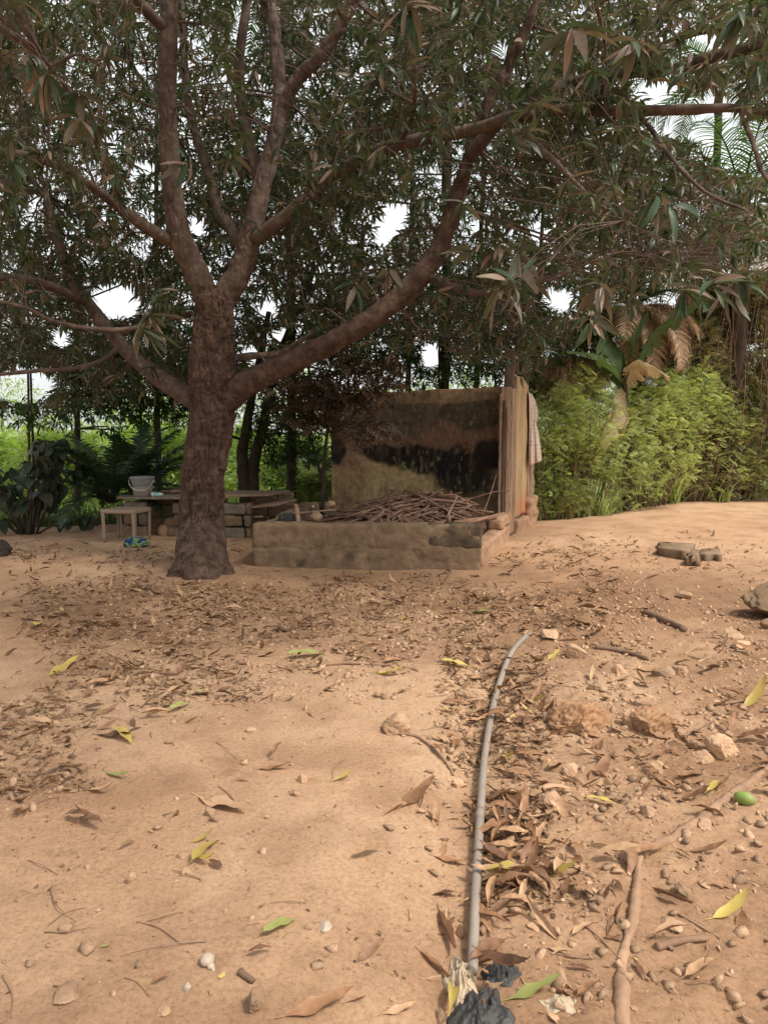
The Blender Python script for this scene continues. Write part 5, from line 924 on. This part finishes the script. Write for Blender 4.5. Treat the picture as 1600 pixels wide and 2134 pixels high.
S_ = [(1212, 1528, 165, 105, M_ochre, 'large crumbly orange brown rock embedded in the ground right of the pipe', .8), (1368, 1530, 118, 105, M_ochre, 'large tilted pale streaked rock next to the orange brown one', .8), (1312, 1512, 34, 50, M_stone, 'added stone filling the dark gap between the two large rocks', 1),  # last stone here is added, standing in for the dark gap between the rocks
 (985, 1462, 92, 42, M_stone, 'flat slab stone just left of the pipe bend', .7), (820, 1530, 66, 56, M_stone, 'rounded reddish stone at the edge of the bare dirt', 1), (1290, 1405, 36, 32, M_stone, 'angular orange stone above the two large rocks', 1), (1386, 1412, 44, 36, M_stone, 'brown stone right of the angular orange stone', 1), (1418, 1410, 40, 38, M_stone, 'dark faceted stone touching the brown stone', 1),
 (1204, 1372, 56, 38, M_stone, 'broad stone at the foot of the earth hump', 1), (1512, 1580, 72, 62, M_stone, 'chunky stone near the right edge above the root', 1), (1472, 1592, 58, 40, M_stone, 'pointed stone left of the chunky stone', 1), (1146, 1678, 52, 42, M_stone, 'cracked stone in the leaves right of the pipe', 1), (1356, 1704, 46, 32, M_stone, 'grey pebble stone above the root bend', 1),
 (1076, 1826, 38, 30, M_stone, 'squarish pale stone among the curled leaves by the pipe', 1), (1205, 1812, 34, 20, M_stone, 'small yellowish stone between pipe and root', 1), (1190, 1618, 40, 34, M_stone, 'wedge shaped stone below the orange brown rock', 1), (955, 1643, 28, 26, M_stone, 'cube like stone touching the left side of the pipe', 1),
 (528, 2112, 46, 76, M_stone, 'elongated brown stone at the bottom of the bare dirt', 1.6), (340, 2118, 38, 24, M_stone, 'pale orange stone at the bottom left', 1), (130, 2088, 62, 26, M_stone, 'flat grey stone in the bottom left corner', 1.2), (387, 2068, 24, 20, M_white, 'small pale stone right below the white shell', 1), (677, 1944, 34, 14, M_white, 'thin pale chip on the bare dirt', 1.2),
 (437, 1702, 28, 26, M_stone, 'small stone under the arched brown leaf', 1), (382, 1790, 30, 14, M_stone, 'little orange stone left of the yellow curled leaves', 1), (386, 1826, 34, 18, M_stone, 'little brown stone below the yellow curled leaves', 1), (630, 1632, 26, 28, M_stone, 'upright reddish stone in the middle of the bare dirt', 1), (1404, 1940, 48, 20, M_stone, 'flat tan stone right of the root', 1.4),
 (1112, 1940, 30, 20, M_stone, 'half buried stone between pipe and root', 1), (1450, 1560, 34, 26, M_stone, 'stone behind the pointed stone', 1), (1530, 1330, 60, 22, M_stone, 'flat reddish stone near the right edge of the rubble', 1), (1550, 1350, 44, 20, M_stone, 'pinkish stone touching the flat reddish one', 1), (1150, 1330, 60, 22, M_stone, 'flat stone above the pipe end', 1), (1250, 1440, 46, 24, M_stone, 'reddish stone behind the big orange rock', 1),
 (1470, 1730, 46, 26, M_stone, 'dull grey stone below the green mango', 1), (1110, 1725, 30, 20, M_stone, 'small stone between the pipe heap and the root', 1), (1432, 1250, 56, 26, M_stone, 'low flat stone in the rubble under the broken slab', 1)]
for k, (a, b_, w_, h2, m_, lab, dp) in enumerate(S_): icorock(a, b_, w_, h2, m_, lab, depth=dp, seed=k + 3, rr=.5 if w_ > 100 else .35, up=.05 if w_ > 100 else .25, ridge=3.5 if w_ > 100 else 2.)
icorock(1640, 1296, 150, 108, M_block, 'brown earthen mound cut by the right edge', 'earth_mound', 'mound', 1.0, 91, .3, .6)
icorock(1607, 1312, 34, 28, M_clay, 'pale orange brick chip at the right edge below the mound', 'brick_chip', 'brick', 1, 92, .1, .6)
icorock(-22, 1160, 84, 46, M_barkdk, 'dark woody stump cut by the left edge', 'stump', 'stump', 1, 93, .5, .3)
# white shell with a small pointed end
p = G(430, 2014); d = p.y; o = thing('white_shell', p, 'white snail shell lying on the bare dirt at the bottom', 'shell')
for (nm_, dx, dy, s_) in [('body_whorl', 0, .010, (.019, .021, .015)), ('spire', .014, -.008, (.010, .010, .008)), ('tip', .022, -.017, (.005, .006, .005))]: link(nm_, mesh_np(nm_, ICO5 * s_ * (1 + .06 * fbm(ICO5 * 3, 3, 2)[:, None]) + [dx, dy, s_[2] * .7], [FT5], M_white, smooth=True), o)
# green mango
p = G(1549, 1676); o = thing('green_mango', (p.x, p.y, p.z), 'small green mango fruit lying at the right edge beside the root', 'fruit'); o.rotation_euler = (0, .1, -.5)
V = ICO5 * [.040, .027, .027]; V[:, 2] += .024; V[:, 1] *= (1 + .1 * V[:, 0] / .047); link('fruit', mesh_np('fruit', V, [FT5], M_mangofruit, smooth=True), o); tube('stalk', [(-.046, 0, .031), (-.052, 0, .033), (-.060, .002, .036)], [.003, .002, .002], M_stick, parent=o, n=5, seg=6)
# broken slab set in the ground, at right
def ring_px(L): return [tuple(G(*q_)[:2]) for q_ in L]
bs = G(1430, 1165); o = thing('broken_slab', bs, 'broken concrete slab set in the sunlit dirt on the right', 'slab')
zt = bs.z + .085
for k, (rg, zo) in enumerate([([(1372, 1158), (1430, 1168), (1450, 1138), (1372, 1134)], 0), ([(1430, 1180), (1455, 1180), (1462, 1152), (1438, 1150)], -.012), ([(1457, 1168), (1503, 1170), (1492, 1148), (1464, 1150)], -.02)]): prism('slab_piece', ring_px(rg), bs.z - .06, zt + zo, M_block, None, None, .014, 40 + k, o, tuple(bs), sub=8, tilt=(-.04, -.03))

# ------------------------------------------------------------------ pipe, root, sticks
def gpath(L, up): return [G(a, b_, u) for (a, b_), u in zip(L, up if hasattr(up, '__len__') else [up] * len(L))]
pp_ = gpath([(984, 2040), (988, 1950), (992, 1860), (997, 1770), (1002, 1690), (1007, 1620), (1014, 1560), (1023, 1500), (1034, 1452), (1048, 1408), (1064, 1372), (1082, 1343), (1100, 1322), (1110, 1312)], [.02, .026, .028, .028, .026, .024, .022, .022, .022, .022, .02, .01, -.01, -.03])
pipe = thing('water_pipe', pp_[0], 'grey plastic water pipe running over the dirt and curving into the litter', 'pipe')
PX = np.array([tuple(v) for v in pp_]); tt_ = np.linspace(0, 1, len(PX)); PX[:, 2] = np.polyval(np.polyfit(tt_, PX[:, 2], 4), tt_) + .008; pp_ = [Vector(v) for v in PX]
tube('pipe_body', pp_, [.0155] * 3 + [.0165] * 4 + [.0175] * 7, M_pipe, parent=pipe, origin=pp_[0], n=150, seg=20, rough=.0006)
CP = catmull(PX, 150); tube('coupling', CP[42:45], [.0185, .0185, .0185], M_pipe, parent=pipe, origin=pp_[0], n=4, seg=20); tube('tie', [G(1004, 1563, .02), G(1011, 1566, .05), G(1020, 1564, .045), G(1026, 1570, .01), G(1040, 1574, .004)], [.003] * 5, M_stick, parent=pipe, origin=pp_[0], n=20, seg=6)
rt = gpath([(1680, 1545), (1620, 1588), (1560, 1632), (1510, 1668), (1455, 1712), (1400, 1745), (1355, 1768), (1328, 1785)], [-.01, -.004, -.004, .0, -.002, -.004, -.002, -.01]); ro = thing('tree_root', rt[4], 'exposed dusty root with a sharp bend on the right', 'root')
tube('upper_root', rt, [.018, .018, .019, .022, .021, .020, .017, .007], M_root, parent=ro, origin=rt[4], n=110, seg=18, rough=.009, rs=16, groove=.003)
r2 = gpath([(1340, 1768), (1330, 1800), (1326, 1860), (1318, 1920), (1302, 1975), (1294, 2040), (1296, 2110), (1302, 2190), (1310, 2300)], [-.006, .0, .002, .002, .0, -.002, -.004, -.01, -.02]); tube('lower_root', r2, [.006, .014, .017, .016, .017, .020, .022, .022, .02], M_root, parent=ro, origin=rt[4], n=130, seg=18, rough=.009, rs=16, groove=.003)
STK = [([(1424, 1537), (1470, 1512), (1530, 1486)], .007, 'dark straight stick poking up beside the streaked rock'), ([(822, 1530), (870, 1538), (910, 1570), (935, 1600), (944, 1618)], .009, 'curved brown stick arching beside the pipe'), ([(1368, 1980), (1420, 1966), (1472, 1962)], .012, 'short stout stick right of the root'), ([(1345, 1285), (1385, 1300), (1425, 1318)], .036, 'mossy log end beside the earth hump'),
 ([(1240, 1352), (1300, 1362), (1350, 1378)], .02, 'bark covered stick below the earth hump'), ([(1225, 1698), (1250, 1700), (1272, 1692)], .007, 'short tan stick above the root'), ([(1320, 1218), (1350, 1200), (1382, 1182)], .010, 'pale stick leading towards the broken slab'), ([(500, 2030), (512, 2040), (528, 2050)], .010, 'short hollow stick above the elongated stone'),
 ([(1500, 1470), (1550, 1462), (1610, 1446)], .009, 'tan stick at the right edge behind the chunky stone'), ([(1410, 1905), (1450, 1928), (1500, 1958)], .0035, 'thin brittle stick lying right of the root'), ([(100, 1932), (135, 1905), (178, 1893)], .0022, 'thin curved twig on the left bare dirt'), ([(285, 1923), (330, 1935), (376, 1968)], .0022, 'long thin twig in the middle left'), ([(6, 2036), (26, 2075), (22, 2122)], .0025, 'thin twig in the bottom left corner'), ([(260, 2040), (285, 2050), (310, 2078)], .002, 'short bent twig above the pale orange stone'),
 ([(455, 1640), (475, 1655), (492, 1676)], .0022, 'tiny twig above the arched leaf'), ([(500, 1940), (515, 1930), (540, 1926)], .002, 'tiny twig near the green leaf'), ([(1160, 1990), (1205, 1998), (1250, 2000)], .0035, 'dark thin twig left of the root'), ([(1180, 1915), (1230, 1940), (1290, 2000)], .003, 'thin twig curving towards the root'), ([(1000, 1950), (1035, 1915), (1075, 1890)], .012, 'thick bark piece under the curled leaves'), ([(640, 1392), (720, 1385), (800, 1390), (870, 1400)], .014, 'long thin root along the crack in the bare dirt')]
for L_, rd, lab in STK:
    p3 = gpath(L_, rd * .7); o = tube('stick', p3, np.linspace(rd, rd * .7, len(p3)), M_stick, origin=p3[0], n=26, seg=8, rough=rd * .15, rs=20); tag(o, lab, 'stick')

# ------------------------------------------------------------------ black plastic and beige sack at the pipe end
def crumple(c, rx, ry, hgt, mat, lab, cat, name, seed, n=110, folds=9, ridge=1.):
    u, v = np.meshgrid(np.linspace(-1, 1, n), np.linspace(-1, 1, n)); rr_ = np.sqrt(u * u + v * v) + 1e-6; th = np.arctan2(v, u); k = 1 / np.maximum(1, np.maximum(np.abs(u), np.abs(v)) / rr_ * 1.0)
    m = np.maximum(np.abs(u), np.abs(v)); x = u * m / rr_; y = v * m / rr_; edge = 1 + .16 * np.sin(th * 5 + seed) + .12 * fbm(np.stack([np.cos(th) * 2, np.sin(th) * 2, th * 0 + seed], -1), 3, seed)
    q = np.stack([x * 1.6, y * 1.6, x * 0 + seed], -1); warp = fbm(q * .7, 2, seed) * 1.6
    f1 = 1 - np.abs(np.sin(folds * .5 * (x * .9 - y * .45) + warp * 1.8)); f2 = 1 - np.abs(fbm(q * 1.5, 3, seed + 3)) * 2.2; z = hgt * np.clip(1 - m ** 2.2, 0, 1) * (.45 + .22 * f1 * ridge + .45 * np.clip(f2, 0, 1)) + .10 * hgt * f2 * (m < .97)
    X = c.x + x * rx * edge; Y = c.y + y * ry * edge; Zg = g(X, Y); V = np.stack([X, Y, Zg + np.maximum(z, .002)], -1).reshape(-1, 3)
    i = np.arange(n - 1)[:, None] * n; j = np.arange(n - 1)[None]; Q = np.stack([i + j, i + j + 1, i + n + j + 1, i + n + j], -1).reshape(-1, 4); o = one(name, V, [Q], mat, lab, cat, smooth=False); s = o.modifiers.new('thickness', 'SOLIDIFY'); s.thickness = .0015; return o
crumple(G(1000, 2120), .078, .115, .04, M_black, 'crumpled black plastic bag at the near end of the pipe', 'plastic bag', 'black_plastic_bag', 3, folds=14)
crumple(G(1042, 2036), .05, .04, .04, M_black, 'small torn scrap of black plastic behind the bag', 'plastic scrap', 'black_plastic_scrap', 8, folds=8)
crumple(G(962, 2058), .045, .095, .05, M_beige, 'beige sacking bunched around the near end of the pipe', 'sacking', 'beige_sacking', 5, folds=4, ridge=.6)
crumple(G(1165, 2092), .045, .03, .018, M_beige, 'crumpled pale wrapper right of the black bag', 'wrapper', 'pale_wrapper', 6, folds=5)
# ------------------------------------------------------------------ fallen leaves
lr = np.random.default_rng(101)
DG = [leaf_geo(8, .28, .3, .15, .08, curl=.2, twist=.3, seed=1), leaf_geo(8, .24, .8, -.45, .08, curl=-.2, twist=-.5, seed=2), leaf_geo(8, .29, .25, .35, .12, curl=.4, seed=3), leaf_geo(8, .24, .9, -.2, .08, twist=.7, seed=4),
      leaf_geo(8, .25, .25, -.25, .16, curl=.3, seed=5), leaf_geo(8, .27, 1.0, .25, .06, curl=-.4, twist=.3, seed=6), leaf_geo(8, .26, .5, -.6, .1, twist=-.5, seed=7), leaf_geo(8, .28, .15, .2, .10, seed=8)]
for k, (v, f) in enumerate(DG):        # rest each on its lowest points and add a thin stalk
    v = v.copy(); v[:, 2] -= v[:, 2].min(); a, c_ = v[1], v[-2]; n0 = len(v); v = np.vstack([v, a + [-.008, -.16, .01], a + [.008, -.16, .01], a + [.012, 0, 0], a + [-.012, 0, 0]]); DG[k] = (v, np.vstack([f, [n0, n0 + 1, n0 + 2, n0 + 3]]))
DM = {id(m): [mesh_np('leaf', v, [f], m, smooth=True) for v, f in DG] for m in (M_dry_o, M_yel, M_grn)}
def put_leaf(p, dirv, L, shp, mat, lab, group, up=.0, tilt=0., roll=0., name='fallen_leaf'):
    o = bpy.data.objects.new(name, DM[id(mat)][shp]); COL.objects.link(o); yaw = math.atan2(-dirv[0], dirv[1]); e = .03
    gx_ = (gz(p[0] + e, p[1]) - gz(p[0] - e, p[1])) / (2 * e); gy_ = (gz(p[0], p[1] + e) - gz(p[0], p[1] - e)) / (2 * e)
    nn_ = Vector((-gx_, -gy_, 1)).normalized(); f = Vector((dirv[0], dirv[1], 0)); f = (f - nn_ * f.dot(nn_)).normalized(); x = f.cross(nn_)
    M = Matrix((x, f, nn_)).transposed() @ Euler((tilt, roll, 0)).to_matrix(); M = (M * L).to_4x4(); M.translation = (p[0], p[1], gz(p[0], p[1]) + up); o.matrix_basis = M; return tag(o, lab, 'leaf', group)
Y_, G_, D_ = M_yel, M_grn, M_dry_o
HL = [(402, 1808, 458, 1750, Y_, 0, 'yellow curled leaf forming the upper arm of the pair on bare dirt'), (404, 1785, 455, 1814, Y_, 1, 'bright yellow leaf curled like a banana below its twin'), (400, 1756, 455, 1748, Y_, 6, 'small folded yellow brown leaf touching the yellow pair'),
 (548, 1958, 620, 1912, G_, 7, 'pale green leaf with spots on the bare dirt'), (415, 1662, 535, 1706, D_, 4, 'large arched brown leaf alone on the bare dirt'), (245, 1528, 275, 1555, Y_, 0, 'golden twisted leaf on the left'), (205, 1532, 300, 1542, D_, 4, 'thin brown leaf under the golden one'), (222, 1612, 275, 1630, G_, 1, 'olive curled leaf on the left bare dirt'),
 (355, 1488, 398, 1468, G_, 7, 'yellow green leaf at the litter edge'), (382, 1452, 430, 1444, G_, 4, 'green leaf just above the yellow green one'), (600, 1376, 680, 1362, G_, 7, 'long green leaf on the shaded litter'), (690, 1630, 742, 1618, Y_, 1, 'short yellow leaf in the middle of the bare dirt'), (538, 1604, 610, 1606, D_, 4, 'narrow brown leaf in the middle of the bare dirt'),
 (785, 1404, 845, 1410, Y_, 1, 'yellow curled leaf by the long thin root'), (920, 1386, 985, 1398, Y_, 7, 'yellow mottled leaf left of the pipe bend'), (835, 1684, 905, 1648, D_, 4, 'light tan leaf near the left of the pipe'), (800, 1700, 840, 1682, D_, 3, 'dark leaf stalk end touching the tan leaf'), (1042, 1576, 1085, 1602, Y_, 1, 'small yellow leaf just right of the pipe'),
 (1146, 1612, 1172, 1578, D_, 7, 'upright orange leaf below the big rock'), (1222, 1672, 1288, 1682, Y_, 7, 'pale yellow leaf right of the cracked stone'), (1475, 1660, 1512, 1622, Y_, 0, 'curled yellow leaf beside the green mango'), (1115, 1822, 1215, 1838, Y_, 1, 'long yellow leaf among the brown heap'), (1020, 1840, 1118, 1835, Y_, 2, 'yellow edged leaf curling through the brown heap'),
 (1060, 2085, 1182, 2070, G_, 4, 'large yellow green leaf beside the black bag'), (1000, 2045, 1125, 2122, D_, 1, 'long reddish leaf lying across the black bag'), (905, 1786, 978, 1805, D_, 4, 'broad brown leaf left of the pipe'), (915, 1900, 945, 2000, D_, 3, 'rolled brown leaf standing left of the pipe end'), (875, 1985, 945, 2060, D_, 3, 'long rolled brown leaf by the sacking'), (930, 2134, 950, 2045, Y_, 5, 'yellowish rolled leaf along the sacking'),
 (1265, 1950, 1300, 1890, D_, 3, 'red brown leaf tucked against the lower root'), (1262, 1958, 1300, 1968, D_, 7, 'oval red brown leaf left of the lower root'), (1320, 2010, 1345, 2050, D_, 7, 'oval orange leaf right of the lower root'), (1205, 2085, 1248, 2055, D_, 0, 'orange folded leaf near the bottom'), (1185, 2022, 1240, 2030, D_, 7, 'flat brown leaf near the bottom between bag and root'),
 (1430, 2046, 1498, 2012, D_, 0, 'twisted red brown leaf near the bottom right'), (1437, 1776, 1522, 1790, D_, 1, 'dark rolled leaf right of the root bend'), (1360, 1852, 1450, 1888, D_, 3, 'long dark rolled leaf right of the root'), (1485, 1915, 1575, 1910, Y_, 6, 'pale yellow curled leaf near the right edge'), (1405, 1530, 1440, 1560, D_, 3, 'dark leaf at the base of the streaked rock'), (1410, 1625, 1478, 1612, D_, 0, 'light brown folded leaf above the root'),
 (1230, 1640, 1268, 1582, D_, 4, 'brown pointed leaf below the wedge shaped stone'), (1080, 1700, 1060, 1650, D_, 0, 'orange brown leaf standing in the heap'), (1305, 1618, 1365, 1612, Y_, 4, 'light leaf right of the wedge shaped stone'), (595, 2120, 740, 2088, D_, 4, 'long tan leaf at the bottom edge'), (720, 2092, 765, 2084, D_, 3, 'dark rolled leaf beside the long tan leaf'), (800, 2115, 868, 2105, D_, 4, 'brown wavy leaf near the bottom edge left of the bag'),
 (100, 1410, 165, 1382, Y_, 4, 'yellowish leaf on the left litter'), (5, 1282, 42, 1274, Y_, 7, 'small yellow leaf at the far left'), (75, 1315, 85, 1298, Y_, 7, 'tiny yellow leaf on the left'), (1018, 1282, 980, 1275, G_, 7, 'olive leaf in the shaded litter above the pipe'), (1140, 1378, 1168, 1362, Y_, 4, 'yellow green leaf beside the pipe end'), (1095, 1462, 1150, 1478, Y_, 1, 'pale yellow leaf at the left foot of the big rock'), (1320, 1395, 1410, 1408, D_, 4, 'tan leaf above the streaked rock'), (1550, 1476, 1605, 1455, Y_, 6, 'pale leaf at the right edge'), (208, 1975, 238, 1977, G_, 1, 'tiny pale curled scrap on the left bare dirt')]
for (x0, y0, x1, y1, m_, sh_, lab) in HL:
    a, b_ = G(x0, y0), G(x1, y1); d = np.array([b_.x - a.x, b_.y - a.y]); L = max(.03, min(np.linalg.norm(d), .30)); up = 0
    if 'across the black bag' in lab: up = .085
    put_leaf(a, d / (np.linalg.norm(d) + 1e-9), L, sh_, m_, lab, None, up=up + .002)
def dens(px, py):
    d = np.zeros_like(px) + .014; s = lambda a, b_, v, w_: sm((v - a) / w_) * sm((b_ - v) / w_)
    d = d + .55 * s(1165, 1380, py, 90) * s(-80, 1380, px, 220) + .25 * s(1120, 1200, py, 30) * s(-50, 1300, px, 60) + .5 * s(1290, 1530, py, 120) * s(-20, 640, px, 180) + .3 * s(1340, 1420, py, 20) * s(560, 900, px, 50)
    d = d + .4 * s(1400, 1760, py, 120) * s(-180, 260, px, 150) + .85 * s(1330, 1640, py, 60) * s(890, 1180, px, 70) + .2 * s(1300, 1700, py, 60) * s(1180, 1700, px, 80)
    d = d + 1.6 * np.exp(-((px - 1085) / 75) ** 2 - ((py - 1770) / 100) ** 2) + .9 * np.exp(-((px - 1170) / 75) ** 2 - ((py - 1860) / 35) ** 2) + .10 * s(1600, 2200, py, 50) * s(930, 1500, px, 80) + .12 * s(1100, 1250, py, 20) * s(1100, 1700, px, 50) + .5 * np.exp(-((px - 930) / 30) ** 2 - ((py - 1960) / 120) ** 2)
    return d * (.55 + .9 * np.clip(.5 + 1.3 * fbm(np.stack([px / 90, py / 45, px * 0], -1), 3, 71), 0, 1))
def clear_of_walls(p):
    inside = (p[:, 1] > 7.9) & (p[:, 1] < 11.5) & (p[:, 0] > -1.6) & (p[:, 0] < 2.3) & (p[:, 0] < 1.04 + (p[:, 1] - 7.95) * .36); bench = (p[:, 1] > 10.2) & (p[:, 0] > -3.8) & (p[:, 0] < -1.2); tr = (p[:, 0] - TB[0]) ** 2 + (p[:, 1] - TB[1]) ** 2 < .2; return ~(inside | bench | tr)
def ground_pts(n, f, y0=1.75, y1=11.4, seed=0):
    rr_ = np.random.default_rng(seed); y = rr_.uniform(y0, y1, n); x = rr_.uniform(-1, 1, n) * (y * .56 + .1); p = np.column_stack([x, y, g(x, y)]); px, py, d = proj(p); k = (rr_.uniform(0, 1.5, n) < f(px, py)) & clear_of_walls(p) & (y < crest(x) + .2); return p[k], px[k], py[k], d[k]
p, px, py, d = ground_pts(26000, lambda a, b_: dens(a, b_) * np.where(b_ < 1640, .45, .7), seed=5); m = len(p); L = lr.uniform(.06, .16, m); print('litter', m)
for k in range(5):   # small extra: leaf heaps are several leaves thick
    pass
upz = np.clip(dens(px, py) - .7, 0, 1) * lr.uniform(0, .03, m); size = L / d; order = np.argsort(-size); own = order[:245]; rest = np.ones(m, bool); rest[own] = False
LEAFMARK = [(1090, 1760, 'in the heap of curled leaves right of the pipe'), (1180, 1860, 'by the long yellow leaf in the pipe heap'), (930, 1960, 'along the left side of the pipe end'), (1150, 1560, 'below the orange brown rock'), (1020, 1420, 'around the pipe bend'), (1350, 1450, 'on the rubble around the streaked rock'), (1480, 1600, 'beside the chunky stone at the right'), (1500, 1720, 'below the green mango'),
  (1400, 1640, 'above the upper part of the root'), (1250, 1750, 'in the bend of the root'), (1180, 1980, 'between the pipe end and the lower root'), (1450, 1900, 'right of the lower root'), (1500, 2060, 'in the bottom right corner'), (600, 1700, 'alone on the smooth dirt in the middle'), (250, 1700, 'on the smooth dirt at the left'), (300, 2000, 'near the white shell'), (700, 2080, 'at the bottom of the smooth dirt left of the bag'),
  (100, 1550, 'in the left litter drift'), (250, 1400, 'in the middle left litter drift'), (450, 1400, 'in the litter above the smooth dirt'), (750, 1440, 'near the long thin root'), (300, 1270, 'on the ground before the trunk'), (700, 1250, 'on the ground before the low wall'), (1000, 1270, 'before the right end of the low wall'), (1300, 1300, 'around the earth hump'), (1500, 1250, 'near the earthen mound')]
def near_label(a, b_, L):
    k = min(LEAFMARK, key=lambda q_: (q_[0] - a) ** 2 + (q_[1] - b_) ** 2 * 1.5); return ('%s dry brown leaf lying %s' % ('long' if L > .135 else ('middling' if L > .1 else 'small'), k[2]), 'dry leaves ' + k[2])
def near_stone(a, b_, s):
    k = min(LEAFMARK, key=lambda q_: (q_[0] - a) ** 2 + (q_[1] - b_) ** 2 * 1.5); return ('%s loose stone %s' % ('larger' if s > .04 else 'small', k[2]), 'loose stones ' + k[2])
for k in own:
    a = lr.uniform(0, 6.28)
    put_leaf(p[k], (math.cos(a), math.sin(a)), float(L[k]), int(lr.integers(0, 8)), M_dry_o, *near_label(px[k], py[k], L[k]), up=float(upz[k]) + .001, tilt=float(lr.normal(.05, .18)), roll=float(lr.normal(0, .3)))
sel = np.where(rest)[0]; parts = []
for q_ in range(8):
    s = sel[sel % 8 == q_]; mm_ = len(s); far_ = d[s] > 5
    parts.append((DG[q_], rotm(lr.uniform(0, 6.28, mm_), lr.normal(.05, .22, mm_), lr.normal(0, .35, mm_)), p[s] + np.column_stack([np.zeros((mm_, 2)), upz[s]]), L[s], lr.beta(1.6, 2.2, mm_)))
lit = bake(parts, 'leaf_litter', M_dry, (0, 6, 0)); tag(lit, 'brown leaf litter spread over the shaded dirt', 'leaf litter')
# small broken fragments
p, px, py, d = ground_pts(90000, lambda a, b_: dens(a, b_) * 2.0 + .04, seed=6, y1=10.8); m = len(p); L = (.006 + .04 * lr.uniform(0, 1, m) ** 2) * np.where(dens(px, py) > .25, 1, .45)
fg = [(np.array([(-.3, 0, 0), (.3, .1, .1), (.35, .8, .02), (-.1, 1, .16)]), np.array([(0, 1, 2, 3)])), (np.array([(-.15, 0, .05), (.12, 0, 0), (.15, 1.2, .1), (-.12, 1.1, .2)]), np.array([(0, 1, 2, 3)]))]
fr2 = bake([(fg[q_], rotm(lr.uniform(0, 6.28, (np.arange(m) % 2 == q_).sum()), lr.normal(0, .3, (np.arange(m) % 2 == q_).sum()), lr.normal(0, .4, (np.arange(m) % 2 == q_).sum())), p[np.arange(m) % 2 == q_] + [0, 0, .003], L[np.arange(m) % 2 == q_], lr.beta(1.5, 2.0, (np.arange(m) % 2 == q_).sum())) for q_ in (0, 1)], 'leaf_fragments', M_dry, (0, 6, 0)); tag(fr2, 'crumbled leaf fragments scattered over the dirt', 'leaf litter')

# ------------------------------------------------------------------ gravel and loose stones
def sdens(px, py):
    s = lambda a, b_, v, w_: sm((v - a) / w_) * sm((b_ - v) / w_)
    d = .03 + .55 * s(1215, 1600, py, 60) * s(1080, 1720, px, 80) + .26 * s(1560, 2250, py, 60) * s(1000, 1720, px, 80) + .5 * s(1200, 1480, py, 40) * s(150, 1100, px, 120) + .3 * s(1450, 1720, py, 60) * s(-60, 170, px, 60) + .4 * s(1380, 1720, py, 40) * s(880, 1100, px, 40) + .25 * s(1100, 1250, py, 30) * s(1250, 1720, px, 80)
    return d * (.3 + 1.3 * np.clip(.5 + 1.5 * fbm(np.stack([px / 110, py / 60, px * 0], -1), 3, 73), 0, 1))
def stones(n, lo, hi, seed, y1=9.5, pw=2.6):
    p, px, py, d = ground_pts(n, sdens, seed=seed, y1=y1); m = len(p); s = lo + (hi - lo) * lr.uniform(0, 1, m) ** pw; return p, px, py, d, s
def stone_R(m):
    a = lr.uniform(0, 6.28, m); return rotm(a, lr.normal(0, .5, m), lr.uniform(-.6, .6, m))
p, px, py, d, s = stones(90000, .004, .05, 8, pw=4.2); m = len(p); size = s / d; order = np.argsort(-size); own = order[:240]; rest = np.ones(m, bool); rest[own] = False; print('stones', m)
SME = [mesh_np('stone', v * [1, 1.25, .62], [f], M_stone) for v, f in ROCKS]; R = stone_R(m)
for k in own:
    o = bpy.data.objects.new('loose_stone', SME[int(k) % 10]); COL.objects.link(o); M = Matrix((R[k] * s[k] * 1.1).tolist()).to_4x4(); M.translation = Vector(p[k] + [0, 0, s[k] * .12]); o.matrix_basis = M
    lb, gp = near_stone(px[k], py[k], s[k]); tag(o, lb, 'stone', gp)
gr = bake([((ROCKS[q_][0] * [1, 1.25, .62], ROCKS[q_][1]), R[rest & (np.arange(m) % 10 == q_)], p[rest & (np.arange(m) % 10 == q_)] + [0, 0, .0008], s[rest & (np.arange(m) % 10 == q_)], np.full((rest & (np.arange(m) % 10 == q_)).sum(), .5)) for q_ in range(10)], 'gravel', M_gravel, (0, 6, 0)); tag(gr, 'fine gravel and crumbs of earth over the dirt', 'gravel')
# fine twigs in the litter
p, px, py, d = ground_pts(3000, lambda a, b_: dens(a, b_) * .6 + .03, seed=12, y1=10.5); J = Joined()
for k in range(len(p)):
    a = lr.uniform(0, 6.28); l_ = lr.uniform(.03, .12); e = np.array([math.cos(a), math.sin(a)]) * l_; mid = p[k][:2] + e + lr.normal(0, l_ * .15, 2); en = p[k][:2] + 2 * e; q3 = [p[k] + [0, 0, .003], [*mid, gz(*mid) + .006 + l_ * .05], [*en, gz(*en) + .003]]
    V, qd, t_ = tube_arr(q3, [.0022, .0018, .001], n=6, seg=4, cap=False); J.add(V, qd)
o = link('twig_litter', J.mesh('twig_litter', M_stick, (0, 6, 0)), None, (0, 6, 0)); tag(o, 'fine dry twigs mixed into the leaf litter', 'twigs', kind='stuff')
